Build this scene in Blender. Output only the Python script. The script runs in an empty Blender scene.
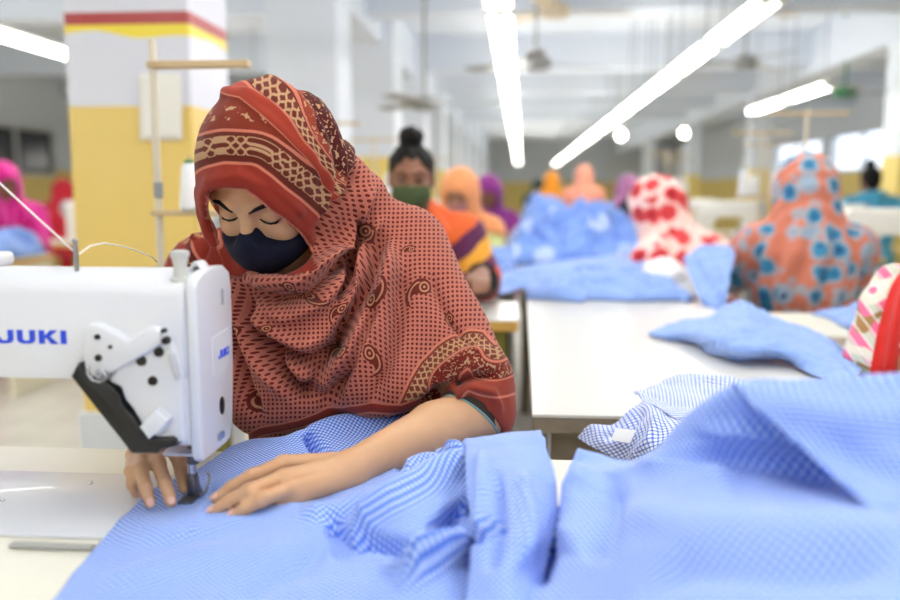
import bpy, bmesh, math, random
import numpy as np
from mathutils import Vector, Matrix, noise
from mathutils.bvhtree import BVHTree

random.seed(7)
RNG = np.random.default_rng(7)
SC = bpy.context.scene
COL = SC.collection
PI = math.pi

# ------------------------------------------------------------------ camera
CAMZ = 1.15
YAW, PITCH = math.radians(4.64), math.radians(7.17)
FPX = 875.0
cam_d = bpy.data.cameras.new('camera')
cam_d.sensor_width = 36.0
cam_d.lens = 35.0
cam_d.clip_start = 0.02
cam_d.clip_end = 200
cam_d.dof.use_dof = True
cam_d.dof.focus_distance = 1.25
cam_d.dof.aperture_fstop = 2.0
cam_o = bpy.data.objects.new('camera', cam_d)
COL.objects.link(cam_o)
cam_o.location = (0, 0, CAMZ)
cam_o.rotation_euler = (PI / 2 - PITCH, 0, YAW)
SC.camera = cam_o
CF = np.array([-math.sin(YAW) * math.cos(PITCH), math.cos(YAW) * math.cos(PITCH), -math.sin(PITCH)])
CR = np.array([math.cos(YAW), math.sin(YAW), 0.0])
CU = np.cross(CR, CF)
CO = np.array([0, 0, CAMZ])


def ray(px, py):
    return CF + CR * ((px - 450) / FPX) + CU * ((300 - py) / FPX)


def P(px, py, y):
    """The point of the room seen at photo position (px, py) that lies y metres down the room."""
    d = ray(px, py)
    return CO + d * (y / d[1])


def PZ(px, py, z):
    """The same, for the point at height z."""
    d = ray(px, py)
    return CO + d * ((z - CAMZ) / d[2])


def proj(pts):
    q = np.asarray(pts, float) - CO
    f, r, u = q @ CF, q @ CR, q @ CU
    return np.stack([450 + FPX * r / f, 300 - FPX * u / f], 1)


# ------------------------------------------------------------------ objects
def tag(o, label=None, cat=None, group=None, kind=None):
    if label: o['label'] = label
    if cat: o['category'] = cat
    if group: o['group'] = group
    if kind: o['kind'] = kind
    return o


def empty(name, loc=(0, 0, 0), rz=0.0, label=None, cat=None, group=None):
    o = bpy.data.objects.new(name, None)
    o.empty_display_size = 0.05
    COL.objects.link(o)
    o.location = loc
    o.rotation_euler = (0, 0, rz)
    return tag(o, label, cat, group)


def link(name, me, mat=None, parent=None, smooth=False, loc=None):
    o = bpy.data.objects.new(name, me)
    COL.objects.link(o)
    if mat is not None:
        me.materials.append(mat)
    if smooth:
        me.polygons.foreach_set('use_smooth', [True] * len(me.polygons))
    if parent is not None:
        o.parent = parent
    if loc is not None:
        o.location = loc
    return o


def mesh_np(name, V, F):
    me = bpy.data.meshes.new(name)
    V = np.asarray(V, dtype=np.float32)
    F = np.asarray(F, dtype=np.int32)
    k = F.shape[1]
    me.vertices.add(len(V)); me.vertices.foreach_set('co', V.ravel())
    me.loops.add(F.size); me.loops.foreach_set('vertex_index', F.ravel())
    me.polygons.add(len(F))
    me.polygons.foreach_set('loop_start', np.arange(0, F.size, k, dtype=np.int32))
    me.polygons.foreach_set('loop_total', np.full(len(F), k, dtype=np.int32))
    me.update(calc_edges=True)
    me.validate()
    return me


def attr(me, name, arr):
    arr = np.asarray(arr, dtype=np.float32)
    if arr.ndim == 1:
        a = me.attributes.new(name, 'FLOAT', 'POINT'); a.data.foreach_set('value', arr)
    else:
        a = me.attributes.new(name, 'FLOAT_VECTOR', 'POINT'); a.data.foreach_set('vector', arr.ravel())


def copy_tree(o, parent=None):
    c = o.copy(); COL.objects.link(c)
    if parent is not None:
        c.parent = parent
    for ch in list(o.children):
        copy_tree(ch, c)
    return c


class MB:
    """Collects shapes in a bmesh and links them as ONE mesh object."""
    def __init__(self):
        self.bm = bmesh.new()

    def box(self, c, s, rot=None, bev=0.0, seg=2):
        r = bmesh.ops.create_cube(self.bm, size=1.0)
        vs = r['verts']
        bmesh.ops.scale(self.bm, vec=s, verts=vs)
        if bev > 0:
            es = list({e for v in vs for e in v.link_edges})
            rr = bmesh.ops.bevel(self.bm, geom=es, offset=bev, segments=seg, affect='EDGES', profile=0.5)
            vs = list({v for f in rr['faces'] for v in f.verts} | {v for v in vs if v.is_valid})
        if rot is not None:
            bmesh.ops.rotate(self.bm, cent=(0, 0, 0), matrix=rot, verts=vs)
        bmesh.ops.translate(self.bm, vec=c, verts=vs)
        return self

    def prism(self, poly, lo, hi, axis='y', bev=0.0, seg=2):
        """A polygon [(a, b)...] extruded between lo and hi on an axis."""
        def pt(a, b, t):
            return {'y': (a, t, b), 'x': (t, a, b), 'z': (a, b, t)}[axis]
        v0 = [self.bm.verts.new(pt(a, b, lo)) for a, b in poly]
        v1 = [self.bm.verts.new(pt(a, b, hi)) for a, b in poly]
        n = len(poly)
        fs = [self.bm.faces.new(v0), self.bm.faces.new(v1[::-1])]
        for i in range(n):
            fs.append(self.bm.faces.new((v0[i], v1[i], v1[(i + 1) % n], v0[(i + 1) % n])))
        bmesh.ops.recalc_face_normals(self.bm, faces=fs)
        if bev > 0:
            es = [e for e in fs[0].edges] + [e for e in fs[1].edges]
            bmesh.ops.bevel(self.bm, geom=es, offset=bev, segments=seg, affect='EDGES', profile=0.5)
        return self

    def cyl(self, a, b, r1, r2=None, n=20, cap=True):
        a, b = Vector(a), Vector(b)
        r2 = r1 if r2 is None else r2
        d = b - a
        q = d.to_track_quat('Z', 'Y').to_matrix().to_4x4()
        M = Matrix.Translation((a + b) / 2) @ q
        bmesh.ops.create_cone(self.bm, cap_ends=cap, segments=n, radius1=r1, radius2=r2, depth=d.length, matrix=M)
        return self

    def ball(self, c, r, n=16, s=(1, 1, 1), rot=None):
        M = Matrix.Translation(c) @ (rot.to_4x4() if rot is not None else Matrix()) @ Matrix.Diagonal((r * s[0], r * s[1], r * s[2], 1))
        bmesh.ops.create_uvsphere(self.bm, u_segments=n, v_segments=max(6, n // 2), radius=1.0, matrix=M)
        return self

    def lathe(self, prof, c=(0, 0, 0), n=24):
        """prof [(radius, z)...] turned about the vertical."""
        rings = []
        for r, z in prof:
            rings.append([self.bm.verts.new((c[0] + r * math.cos(2 * PI * i / n), c[1] + r * math.sin(2 * PI * i / n), c[2] + z)) for i in range(n)])
        for a, b in zip(rings, rings[1:]):
            for i in range(n):
                self.bm.faces.new((a[i], a[(i + 1) % n], b[(i + 1) % n], b[i]))
        self.bm.faces.new(rings[0][::-1]); self.bm.faces.new(rings[-1])
        return self

    def tube(self, pts, r, n=8, closed=False):
        pts = [Vector(p) for p in pts]
        rs = r if isinstance(r, (list, tuple)) else [r] * len(pts)
        rings = []
        up = None
        for i, p in enumerate(pts):
            if closed:
                t = (pts[(i + 1) % len(pts)] - pts[i - 1]).normalized()
            else:
                t = (pts[min(i + 1, len(pts) - 1)] - pts[max(i - 1, 0)]).normalized()
            if up is None:
                up = Vector((0, 0, 1)) if abs(t.z) < 0.9 else Vector((1, 0, 0))
            s = t.cross(up).normalized(); up = s.cross(t).normalized()
            rings.append([self.bm.verts.new(p + (s * math.cos(2 * PI * k / n) + up * math.sin(2 * PI * k / n)) * rs[i]) for k in range(n)])
        m = len(rings)
        for i in range(m if closed else m - 1):
            a, b = rings[i], rings[(i + 1) % m]
            for k in range(n):
                self.bm.faces.new((a[k], a[(k + 1) % n], b[(k + 1) % n], b[k]))
        if not closed:
            self.bm.faces.new(rings[0][::-1]); self.bm.faces.new(rings[-1])
        return self

    def build(self, name, mat=None, parent=None, smooth=False, auto=None):
        bmesh.ops.recalc_face_normals(self.bm, faces=self.bm.faces[:])
        me = bpy.data.meshes.new(name)
        self.bm.to_mesh(me); self.bm.free()
        o = link(name, me, mat, parent, smooth)
        if auto is not None:
            me.polygons.foreach_set('use_smooth', [True] * len(me.polygons))
            me.set_sharp_from_angle(angle=math.radians(auto))
        return o


# ------------------------------------------------------------------ distance-field modelling
def smin(a, b, k):
    if k <= 0: return np.minimum(a, b)
    h = np.clip(0.5 + 0.5 * (b - a) / k, 0, 1)
    return b * (1 - h) + a * h - k * h * (1 - h)


def smax(a, b, k):
    return -smin(-a, -b, k)


def ell(p, c, r, M=None):
    q = p - np.asarray(c, p.dtype)
    if M is not None:
        q = q @ np.asarray(M, p.dtype).T        # rows of M: the ellipsoid's own axes
    r = np.asarray(r, p.dtype)
    a = q / r; b = a / r
    k0 = np.sqrt(np.einsum('ij,ij->i', a, a)); k1 = np.sqrt(np.einsum('ij,ij->i', b, b))
    return k0 * (k0 - 1) / np.maximum(k1, 1e-9)


def cap(p, a, b, r1, r2=None):
    a = np.asarray(a, p.dtype); b = np.asarray(b, p.dtype)
    r2 = r1 if r2 is None else r2
    ba = b - a
    q = p - a
    l2 = max(float(ba @ ba), 1e-12)
    t = q @ ba
    h = np.clip(t / l2, 0, 1)
    d2 = np.einsum('ij,ij->i', q, q) - h * (2 * t - h * l2)
    return np.sqrt(np.maximum(d2, 0)) - (r1 + (r2 - r1) * h)


def chain(p, pts, rs, k=0.004):
    d = None
    for i in range(len(pts) - 1):
        e = cap(p, pts[i], pts[i + 1], rs[i], rs[i + 1])
        d = e if d is None else smin(d, e, k)
    return d


def nets(f, lo, hi, h, B=10):
    """Surface nets over a distance field: coarse blocks first, then cells of size h near the surface only."""
    lo = np.asarray(lo, float); hi = np.asarray(hi, float)
    nb = np.maximum(1, np.ceil((hi - lo) / (h * B)).astype(int))
    n = nb * B + 1
    vals = np.full(n, 1.0, np.float32)
    bc = np.stack(np.meshgrid(*[np.arange(k) for k in nb], indexing='ij'), -1).reshape(-1, 3)
    ctr = lo + (bc + 0.5) * h * B
    f0 = f; f = lambda x: np.asarray(f0(x.astype(np.float32)))
    d = f(ctr)
    rad = h * B * 0.5 * math.sqrt(3) * 1.5 + h * 2
    act = np.abs(d) < rad
    for b, dd in zip(bc[~act], d[~act]):
        s = b * B
        vals[s[0]:s[0] + B + 1, s[1]:s[1] + B + 1, s[2]:s[2] + B + 1] = 1.0 if dd > 0 else -1.0
    loc = np.stack(np.meshgrid(*[np.arange(B + 1)] * 3, indexing='ij'), -1).reshape(-1, 3)
    ab = bc[act]
    CH = 150
    for i in range(0, len(ab), CH):
        blk = ab[i:i + CH]
        idx = (blk[:, None, :] * B + loc[None]).reshape(-1, 3)
        v = f(lo + idx * h).astype(np.float32)
        vals[idx[:, 0], idx[:, 1], idx[:, 2]] = v
    ins = vals < 0
    c8 = [(a, b, c) for a in (0, 1) for b in (0, 1) for c in (0, 1)]
    m = n - 1
    cnt = sum(ins[a:a + m[0], b:b + m[1], c:c + m[2]].astype(np.int8) for a, b, c in c8)
    cells = np.argwhere((cnt > 0) & (cnt < 8))
    cv = np.stack([vals[cells[:, 0] + a, cells[:, 1] + b, cells[:, 2] + c] for a, b, c in c8], 1)
    pos = np.zeros((len(cells), 3)); num = np.zeros(len(cells))
    for i in range(8):
        for j in range(i + 1, 8):
            ca, cb = np.array(c8[i]), np.array(c8[j])
            if np.abs(ca - cb).sum() != 1: continue
            x = (cv[:, i] < 0) != (cv[:, j] < 0)
            t = np.where(x, cv[:, i] / np.where(x, cv[:, i] - cv[:, j], 1), 0)
            pos += np.where(x[:, None], ca + t[:, None] * (cb - ca), 0); num += x
    V = lo + (cells + pos / num[:, None]) * h
    ids = np.full(m, -1, np.int32); ids[cells[:, 0], cells[:, 1], cells[:, 2]] = np.arange(len(cells))
    Fs = []
    for ax in range(3):
        o1, o2 = (ax + 1) % 3, (ax + 2) % 3
        s0 = [slice(None)] * 3; s1 = [slice(None)] * 3
        s0[ax] = slice(0, n[ax] - 1); s1[ax] = slice(1, n[ax])
        x = ins[tuple(s0)] != ins[tuple(s1)]
        e = np.argwhere(x)
        ok = (e[:, o1] > 0) & (e[:, o2] > 0) & (e[:, o1] < m[o1]) & (e[:, o2] < m[o2])
        e = e[ok]
        q = []
        for d1, d2 in ((-1, -1), (0, -1), (0, 0), (-1, 0)):
            g = e.copy(); g[:, o1] += d1; g[:, o2] += d2
            q.append(ids[g[:, 0], g[:, 1], g[:, 2]])
        q = np.stack(q, 1)
        fl = ~ins[e[:, 0], e[:, 1], e[:, 2]]
        q[fl] = q[fl][:, ::-1]
        Fs.append(q)
    F = np.concatenate(Fs)
    F = F[(F >= 0).all(1)]
    return V, F


def normals(V, F):
    a = V[F[:, 2]] - V[F[:, 0]]; b = V[F[:, 3]] - V[F[:, 1]]
    fn = np.cross(a, b)
    N = np.zeros_like(V)
    for k in range(4):
        np.add.at(N, F[:, k], fn)
    return N / np.maximum(np.linalg.norm(N, axis=1, keepdims=True), 1e-12)


def relax(V, F, it=2, w=0.5):
    E = np.concatenate([F[:, [0, 1]], F[:, [1, 2]], F[:, [2, 3]], F[:, [3, 0]]])
    for _ in range(it):
        S = np.zeros_like(V); c = np.zeros(len(V))
        np.add.at(S, E[:, 0], V[E[:, 1]]); np.add.at(c, E[:, 0], 1)
        np.add.at(S, E[:, 1], V[E[:, 0]]); np.add.at(c, E[:, 1], 1)
        V = V * (1 - w) + w * S / np.maximum(c, 1)[:, None]
    return V


def pline(Q, L):
    """2-D distance, signed side (positive on the left of travel) and arc position of points Q to a polyline L."""
    L = np.asarray(L, float); Q = np.asarray(Q, float)
    best = np.full(len(Q), 1e9); sg = np.zeros(len(Q)); arc = np.zeros(len(Q)); tt = np.zeros(len(Q))
    acc = 0.0
    tot = np.sqrt(((L[1:] - L[:-1]) ** 2).sum(1)).sum()
    for i in range(len(L) - 1):
        a, b = L[i], L[i + 1]
        ba = b - a; ln = math.hypot(*ba)
        h = ((Q - a) @ ba) / (ln * ln)
        hc = np.clip(h, 0, 1)
        v = Q - a - hc[:, None] * ba
        d = np.hypot(v[:, 0], v[:, 1])
        m = d < best
        side = ba[0] * (Q[:, 1] - a[1]) - ba[1] * (Q[:, 0] - a[0])
        best = np.where(m, d, best); sg = np.where(m, np.sign(side), sg)
        hh = h if i in (0, len(L) - 2) else hc
        arc = np.where(m, acc + hh * ln, arc)
        tt = np.where(m, (acc + hc * ln) / tot, tt)
        acc += ln
    return best, sg, arc, tt


def inpoly(Q, L):
    L = np.asarray(L, float); x, y = Q[:, 0], Q[:, 1]
    r = np.zeros(len(Q), bool)
    j = len(L) - 1
    for i in range(len(L)):
        xi, yi = L[i]; xj, yj = L[j]
        c = ((yi > y) != (yj > y)) & (x < (xj - xi) * (y - yi) / ((yj - yi) or 1e-9) + xi)
        r ^= c
        j = i
    return r


def fnoise(p, s, seed=0.0):
    return np.array([noise.noise(Vector((a * s + seed, b * s - seed, c * s + 2 * seed))) for a, b, c in p])


# ------------------------------------------------------------------ materials
def lin(c):
    return tuple(((v / 255) / 12.92 if v / 255 <= 0.04045 else ((v / 255 + 0.055) / 1.055) ** 2.4) for v in c[:3])


class X:
    """A float socket of a node tree with arithmetic."""
    def __init__(s, t, k): s.t = t; s.k = k
    def m(s, op, *a, clamp=False):
        n = s.t.nodes.new('ShaderNodeMath'); n.operation = op; n.use_clamp = clamp
        for i, v in enumerate((s,) + a):
            if isinstance(v, X): s.t.links.new(v.k, n.inputs[i])
            else: n.inputs[i].default_value = v
        return X(s.t, n.outputs[0])
    def __add__(s, o): return s.m('ADD', o)
    __radd__ = __add__
    def __sub__(s, o): return s.m('SUBTRACT', o)
    def __rsub__(s, o): return (s * -1.0) + o
    def __mul__(s, o): return s.m('MULTIPLY', o)
    __rmul__ = __mul__
    def __truediv__(s, o): return s.m('DIVIDE', o)
    def fr(s): return s.m('FRACT')
    def fl(s): return s.m('FLOOR')
    def ab(s): return s.m('ABSOLUTE')
    def mn(s, o): return s.m('MINIMUM', o)
    def mx(s, o): return s.m('MAXIMUM', o)
    def lt(s, o): return s.m('LESS_THAN', o)
    def gt(s, o): return s.m('GREATER_THAN', o)
    def sq(s): return s.m('SQRT')
    def sin(s): return s.m('SINE')
    def band(s, a, b): return s.gt(a) * s.lt(b)
    def sm(s, a, b):
        """1 below a, 0 above b."""
        return ((s - a) / (b - a)).m('MULTIPLY', -1.0).m('ADD', 1.0, clamp=True)


def newmat(name):
    m = bpy.data.materials.new(name); m.use_nodes = True
    return m, m.node_tree, m.node_tree.nodes['Principled BSDF']


def colmix(t, f, a, b):
    n = t.nodes.new('ShaderNodeMix'); n.data_type = 'RGBA'
    if isinstance(f, X): t.links.new(f.k, n.inputs['Factor'])
    else: n.inputs['Factor'].default_value = f
    for key, v in (('A', a), ('B', b)):
        s = [i for i in n.inputs if i.name == key and i.type == 'RGBA'][0]
        if isinstance(v, (tuple, list)): s.default_value = (*v[:3], 1)
        else: t.links.new(v, s)
    return [o for o in n.outputs if o.type == 'RGBA'][0]


def coords(t, kind='Object'):
    n = t.nodes.new('ShaderNodeTexCoord')
    s = t.nodes.new('ShaderNodeSeparateXYZ'); t.links.new(n.outputs[kind], s.inputs[0])
    return [X(t, o) for o in s.outputs], n.outputs[kind]


def attrx(t, name, vec=False):
    n = t.nodes.new('ShaderNodeAttribute'); n.attribute_name = name
    if not vec: return X(t, n.outputs['Fac'])
    s = t.nodes.new('ShaderNodeSeparateXYZ'); t.links.new(n.outputs['Vector'], s.inputs[0])
    return [X(t, o) for o in s.outputs]


def noisex(t, scale, detail=2.0, vec=None):
    n = t.nodes.new('ShaderNodeTexNoise'); n.inputs['Scale'].default_value = scale; n.inputs['Detail'].default_value = detail
    if vec is None:
        c = t.nodes.new('ShaderNodeTexCoord'); vec = c.outputs['Object']
    t.links.new(vec, n.inputs['Vector'])
    return X(t, n.outputs[0])


def mat(name, c, rough=0.5, metal=0.0, var=0.0, vs=6.0, spec=0.5, sheen=0.0, sss=0.0, bump=0.0, bs=200.0, trans=0.0, alpha=1.0, coat=0.0):
    """c: sRGB 0-255.  var: how far a slow noise shifts the colour."""
    m, t, b = newmat(name)
    c = lin(c)
    if var > 0:
        k = noisex(t, vs, 3.0)
        lo = tuple(v * (1 - var) for v in c); hi = tuple(min(1, v * (1 + var)) for v in c)
        t.links.new(colmix(t, k, lo, hi), b.inputs['Base Color'])
    else:
        b.inputs['Base Color'].default_value = (*c, 1)
    b.inputs['Roughness'].default_value = rough
    b.inputs['Metallic'].default_value = metal
    b.inputs['Specular IOR Level'].default_value = spec
    b.inputs['Sheen Weight'].default_value = sheen
    b.inputs['Coat Weight'].default_value = coat
    if trans: b.inputs['Transmission Weight'].default_value = trans
    if sss:
        b.inputs['Subsurface Weight'].default_value = sss
        b.inputs['Subsurface Radius'].default_value = (0.012, 0.005, 0.003)
        b.inputs['Subsurface Scale'].default_value = 0.6
    if bump:
        n = noisex(t, bs, 2.0)
        bm = t.nodes.new('ShaderNodeBump'); bm.inputs['Strength'].default_value = bump; bm.inputs['Distance'].default_value = 0.002
        t.links.new(n.k, bm.inputs['Height']); t.links.new(bm.outputs[0], b.inputs['Normal'])
    return m


def emit(name, c, s):
    m, t, b = newmat(name)
    b.inputs['Base Color'].default_value = (0.8, 0.8, 0.8, 1)
    b.inputs['Emission Color'].default_value = (*lin(c), 1)
    b.inputs['Emission Strength'].default_value = s
    return m
# ================================================================== the setting
YELLOW = (236, 203, 104)
M_white = mat('white_paint', (226, 230, 238), 0.7, var=0.03, vs=2)
M_ceil = mat('ceiling_paint', (222, 229, 238), 0.8, var=0.04, vs=1.2)
M_beam = mat('beam_paint', (216, 223, 233), 0.8)
M_cream = mat('cream_laminate', (234, 231, 216), 0.35, var=0.02, vs=5)
M_tabletop = mat('white_laminate', (214, 212, 207), 0.3, var=0.015, vs=4)
M_iron = mat('grey_iron', (150, 152, 156), 0.35, metal=0.6)
M_steel = mat('steel', (190, 192, 198), 0.25, metal=0.9)
M_chrome = mat('chrome', (215, 216, 222), 0.12, metal=1.0)
M_black = mat('black_plastic', (24, 24, 27), 0.35)
M_rubber = mat('dark_rubber', (40, 40, 44), 0.7)
M_wood = mat('pale_wood', (205, 180, 140), 0.5, var=0.12, vs=30)
M_darkwood = mat('weathered_wood', (132, 120, 104), 0.7, var=0.25, vs=40)
M_oak = mat('yellow_wood', (214, 168, 84), 0.5, var=0.1, vs=30)
M_thread = mat('white_thread', (246, 246, 248), 0.8, bump=0.3, bs=400)
M_paper = mat('white_paper', (243, 240, 232), 0.8)
M_machine = mat('machine_white', (224, 226, 232), 0.28, coat=0.2)
M_machine_far = mat('machine_cream', (232, 229, 220), 0.35)


def paint_mat():
    """White above, yellow dado below, with a red and yellow stripe high up; the heights are those of the paint on the wall."""
    m, t, b = newmat('column_paint')
    (x, y, z), vec = coords(t, 'Object')
    z = z + 0.010
    wav = (x * 9.0).sin() * 0.012 + (x * 23.0 + 1.0).sin() * 0.006 + (y * 13.0).sin() * 0.008
    zz = z + wav * z.gt(1.68)
    base = colmix(t, z.lt(DADO), lin((224, 226, 238)), lin(YELLOW))
    base = colmix(t, zz.gt(1.704) * z.lt(1.745), base, lin((246, 222, 40)))
    base = colmix(t, z.band(1.730, 1.772), base, lin((176, 38, 48)))
    k = noisex(t, 3.0, 4.0)
    base = colmix(t, k * 0.12, base, lin((255, 250, 240)))
    t.links.new(base, b.inputs['Base Color'])
    b.inputs['Roughness'].default_value = 0.45
    return m


DADO = 1.452
M_paint = paint_mat()


def dado_mat():
    m, t, b = newmat('wall_paint')
    (x, y, z), vec = coords(t, 'Object')
    base = colmix(t, z.lt(1.45), lin((222, 228, 236)), lin((232, 206, 120)))
    t.links.new(base, b.inputs['Base Color'])
    b.inputs['Roughness'].default_value = 0.6
    return m


M_dado = dado_mat()


def floor_mat():
    m, t, b = newmat('terrazzo_floor')
    (x, y, z), vec = coords(t, 'Object')
    g = ((x * 1.6).fr().lt(0.02)).mx((y * 1.6).fr().lt(0.02))
    k = noisex(t, 4.0, 5.0)
    c = colmix(t, k, lin((186, 182, 172)), lin((226, 222, 210)))
    c = colmix(t, g * 0.5, c, lin((150, 148, 140)))
    t.links.new(c, b.inputs['Base Color'])
    b.inputs['Roughness'].default_value = 0.35
    return m


def structure(o, k='structure'):
    o['kind'] = k
    return o


XL, XR, YB, YF, ZC = -7.0, 5.6, 33.0, -1.6, 2.95
structure(MB().box(((XL + XR) / 2, (YB + YF) / 2, -0.05), (XR - XL + 0.4, YB - YF + 0.4, 0.1)).build('floor', floor_mat()))
structure(MB().box(((XL + XR) / 2, (YB + YF) / 2, ZC + 0.05), (XR - XL + 0.4, YB - YF + 0.4, 0.1)).build('ceiling', M_ceil))
structure(MB().box(((XL + XR) / 2, YB + 0.1, ZC / 2), (XR - XL + 0.4, 0.2, ZC)).build('wall_back', M_dado))


def holed_wall(name, x, wins, mt, s):
    """A side wall with window openings cut as real gaps; wins: (y0, y1, z0, z1)."""
    b = MB()
    cx = x + s * 0.1
    y = YF
    for y0, y1, z0, z1 in wins:
        b.box((cx, (y + y0) / 2, ZC / 2), (0.2, y0 - y, ZC))
        b.box((cx, (y0 + y1) / 2, z0 / 2), (0.2, y1 - y0, z0))
        b.box((cx, (y0 + y1) / 2, (z1 + ZC) / 2), (0.2, y1 - y0, ZC - z1))
        y = y1
    b.box((cx, (y + YB) / 2, ZC / 2), (0.2, YB - y, ZC))
    return structure(b.build(name, mt))


M_glass = None
def glass_mat():
    m, t, b = newmat('window_glass')
    b.inputs['Base Color'].default_value = (0.95, 0.98, 1, 1)
    b.inputs['Roughness'].default_value = 0.0
    tr = t.nodes.new('ShaderNodeBsdfTransparent'); tr.inputs[0].default_value = (0.98, 0.99, 1.0, 1)
    mx = t.nodes.new('ShaderNodeMixShader'); mx.inputs[0].default_value = 0.03
    t.links.new(tr.outputs[0], mx.inputs[1]); t.links.new(b.outputs[0], mx.inputs[2])
    t.links.new(mx.outputs[0], t.nodes['Material Output'].inputs[0])
    return m


M_glass = glass_mat()
M_frame = mat('window_frame_paint', (205, 208, 210), 0.5)
M_darkglass = mat('dark_glass', (40, 44, 48), 0.15)  # even dark tone for the far left panes
RW = [(10.4, 13.4, 1.46, 2.14), (13.8, 16.8, 1.46, 2.14), (17.2, 20.4, 1.46, 2.14)]
LW = [(1.6, 4.4, 0.95, 2.4), (5.2, 8.4, 0.95, 2.4), (10.9, 12.9, 1.35, 2.05), (15.0, 17.0, 1.35, 2.05)]  # first two openings are unseen, added to let daylight into the left bay
holed_wall('wall_right', XR, RW, M_dado, 1)
holed_wall('wall_left', XL, LW, M_dado, -1)
n_w = 0
for wins, x, s in ((RW, XR, 1), (LW, XL, -1)):
    for y0, y1, z0, z1 in wins:
        n_w += 1
        b = MB()
        for z in (z0 + 0.025, z1 - 0.025):
            b.box((x + s * 0.08, (y0 + y1) / 2, z), (0.06, y1 - y0, 0.05))
        for y in (y0 + 0.025, (y0 + y1) / 2, y1 - 0.025):
            b.box((x + s * 0.08, y, (z0 + z1) / 2), (0.06, 0.05, z1 - z0))
        w = structure(b.build('window_%d' % n_w, M_frame))
        MB().box((x + s * 0.09, (y0 + y1) / 2, (z0 + z1) / 2), (0.008, y1 - y0 - 0.06, z1 - z0 - 0.06)).build('pane', M_darkglass if (s < 0 and y0 > 10) else M_glass, w)

# unseen wall behind the camera; its windows are sized for the daylight fill
FW = [(-6.2, -4.4), (-2.6, -0.8), (0.6, 2.2), (3.3, 5.0)]
b = MB()
x = XL - 0.2
for x0, x1 in FW:
    b.box(((x + x0) / 2, YF - 0.1, ZC / 2), (x0 - x, 0.2, ZC))
    b.box(((x0 + x1) / 2, YF - 0.1, 0.425), (x1 - x0, 0.2, 0.85))
    b.box(((x0 + x1) / 2, YF - 0.1, (2.45 + ZC) / 2), (x1 - x0, 0.2, ZC - 2.45))
    x = x1
b.box(((x + XR + 0.2) / 2, YF - 0.1, ZC / 2), (XR + 0.2 - x, 0.2, ZC))
structure(b.build('wall_front', M_dado))
for x0, x1 in FW:
    n_w += 1
    b = MB()
    for z in (0.88, 2.42):
        b.box(((x0 + x1) / 2, YF - 0.1, z), (x1 - x0, 0.06, 0.06))
    for xx in (x0 + 0.03, (x0 + x1) / 2, x1 - 0.03):
        b.box((xx, YF - 0.1, 1.65), (0.06, 0.06, 1.6))
    w_o = structure(b.build('window_%d' % n_w, M_frame))

# columns: the near one carries the yellow dado and the red and yellow stripe
def column(x0, x1, y0, y1, mt=None, plinth=True):
    c = structure(MB().box(((x0 + x1) / 2, (y0 + y1) / 2, ZC / 2), (x1 - x0, y1 - y0, ZC), bev=0.008).build('column', mt or M_paint))
    if plinth:
        MB().box(((x0 + x1) / 2, (y0 + y1) / 2, 0.17), (x1 - x0 + 0.03, y1 - y0 + 0.03, 0.34), bev=0.006).build('plinth', M_white, c)
    return c


COLX = (-1.60, -1.15)
column(-1.60, -1.15, 3.03, 3.43)
M_paint2 = M_dado
for y in (5.5, 8.0, 10.5, 13.0, 15.5, 18.0, 21.0, 25.0, 29.0):
    column(COLX[0], COLX[1], y, y + 0.45, M_dado)
for y in (8.0, 13.0, 18.0, 24.0):
    column(3.28, 3.56, y, y + 0.4, M_dado)
for y in (11.0, 16.0):
    column(-4.6, -4.2, y, y + 0.4, M_dado)

# beams under the ceiling
for i, y in enumerate((3.23, 7.3, 10.7, 13.2, 15.7, 18.2)):
    structure(MB().box(((XL + XR) / 2, y, ZC - 0.2), (XR - XL, 0.3, 0.4)).build('trim_%d' % (i + 1), M_beam))
for i, x in enumerate((-1.41, 3.42)):
    structure(MB().box((x, (YB + YF) / 2, ZC - 0.25), (0.3, YB - YF, 0.5)).build('trim_%d' % (i + 7), M_beam))

# ------------------------------------------------------------------ ceiling fluorescents
M_tube = emit('lit_tube', (255, 252, 246), 16.0)
M_housing = mat('lamp_housing', (226, 224, 214), 0.4)
LZ = 2.03
ORD = ['first', 'second', 'third', 'fourth', 'fifth', 'sixth', 'seventh', 'eighth', 'ninth', 'tenth', 'eleventh', 'twelfth',
       'thirteenth', 'fourteenth', 'fifteenth', 'sixteenth', 'seventeenth', 'eighteenth', 'nineteenth', 'twentieth']


def make_light():
    r = empty('fluorescent_light')
    MB().prism([(-0.016, 0.0), (0.016, 0.0), (0.03, 0.03), (0.022, 0.055), (-0.022, 0.055), (-0.03, 0.03)], -0.615, 0.615, 'y').build('housing', M_housing, r)
    for s in (-1, 1):
        MB().cyl((s * 0.042, -0.585, 0.012), (s * 0.042, 0.585, 0.012), 0.019, n=10).build('tube', M_tube, r, smooth=False)
    for y in (-0.60, 0.60):
        MB().box((0, y, 0.008), (0.13, 0.03, 0.05), bev=0.004).build('lamp_holder', M_housing, r)
    for y in (-0.45, 0.45):
        MB().cyl((0, y, 0.05), (0, y, ZC - LZ), 0.005, n=6).build('hanger', M_iron, r)
    return r


light0 = make_light()
used_light = [False]


def put_light(x, y, label, group):
    o = light0 if not used_light[0] else copy_tree(light0)
    used_light[0] = True
    o.location = (x, y, LZ)
    return tag(o, label, 'ceiling light', group)


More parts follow.
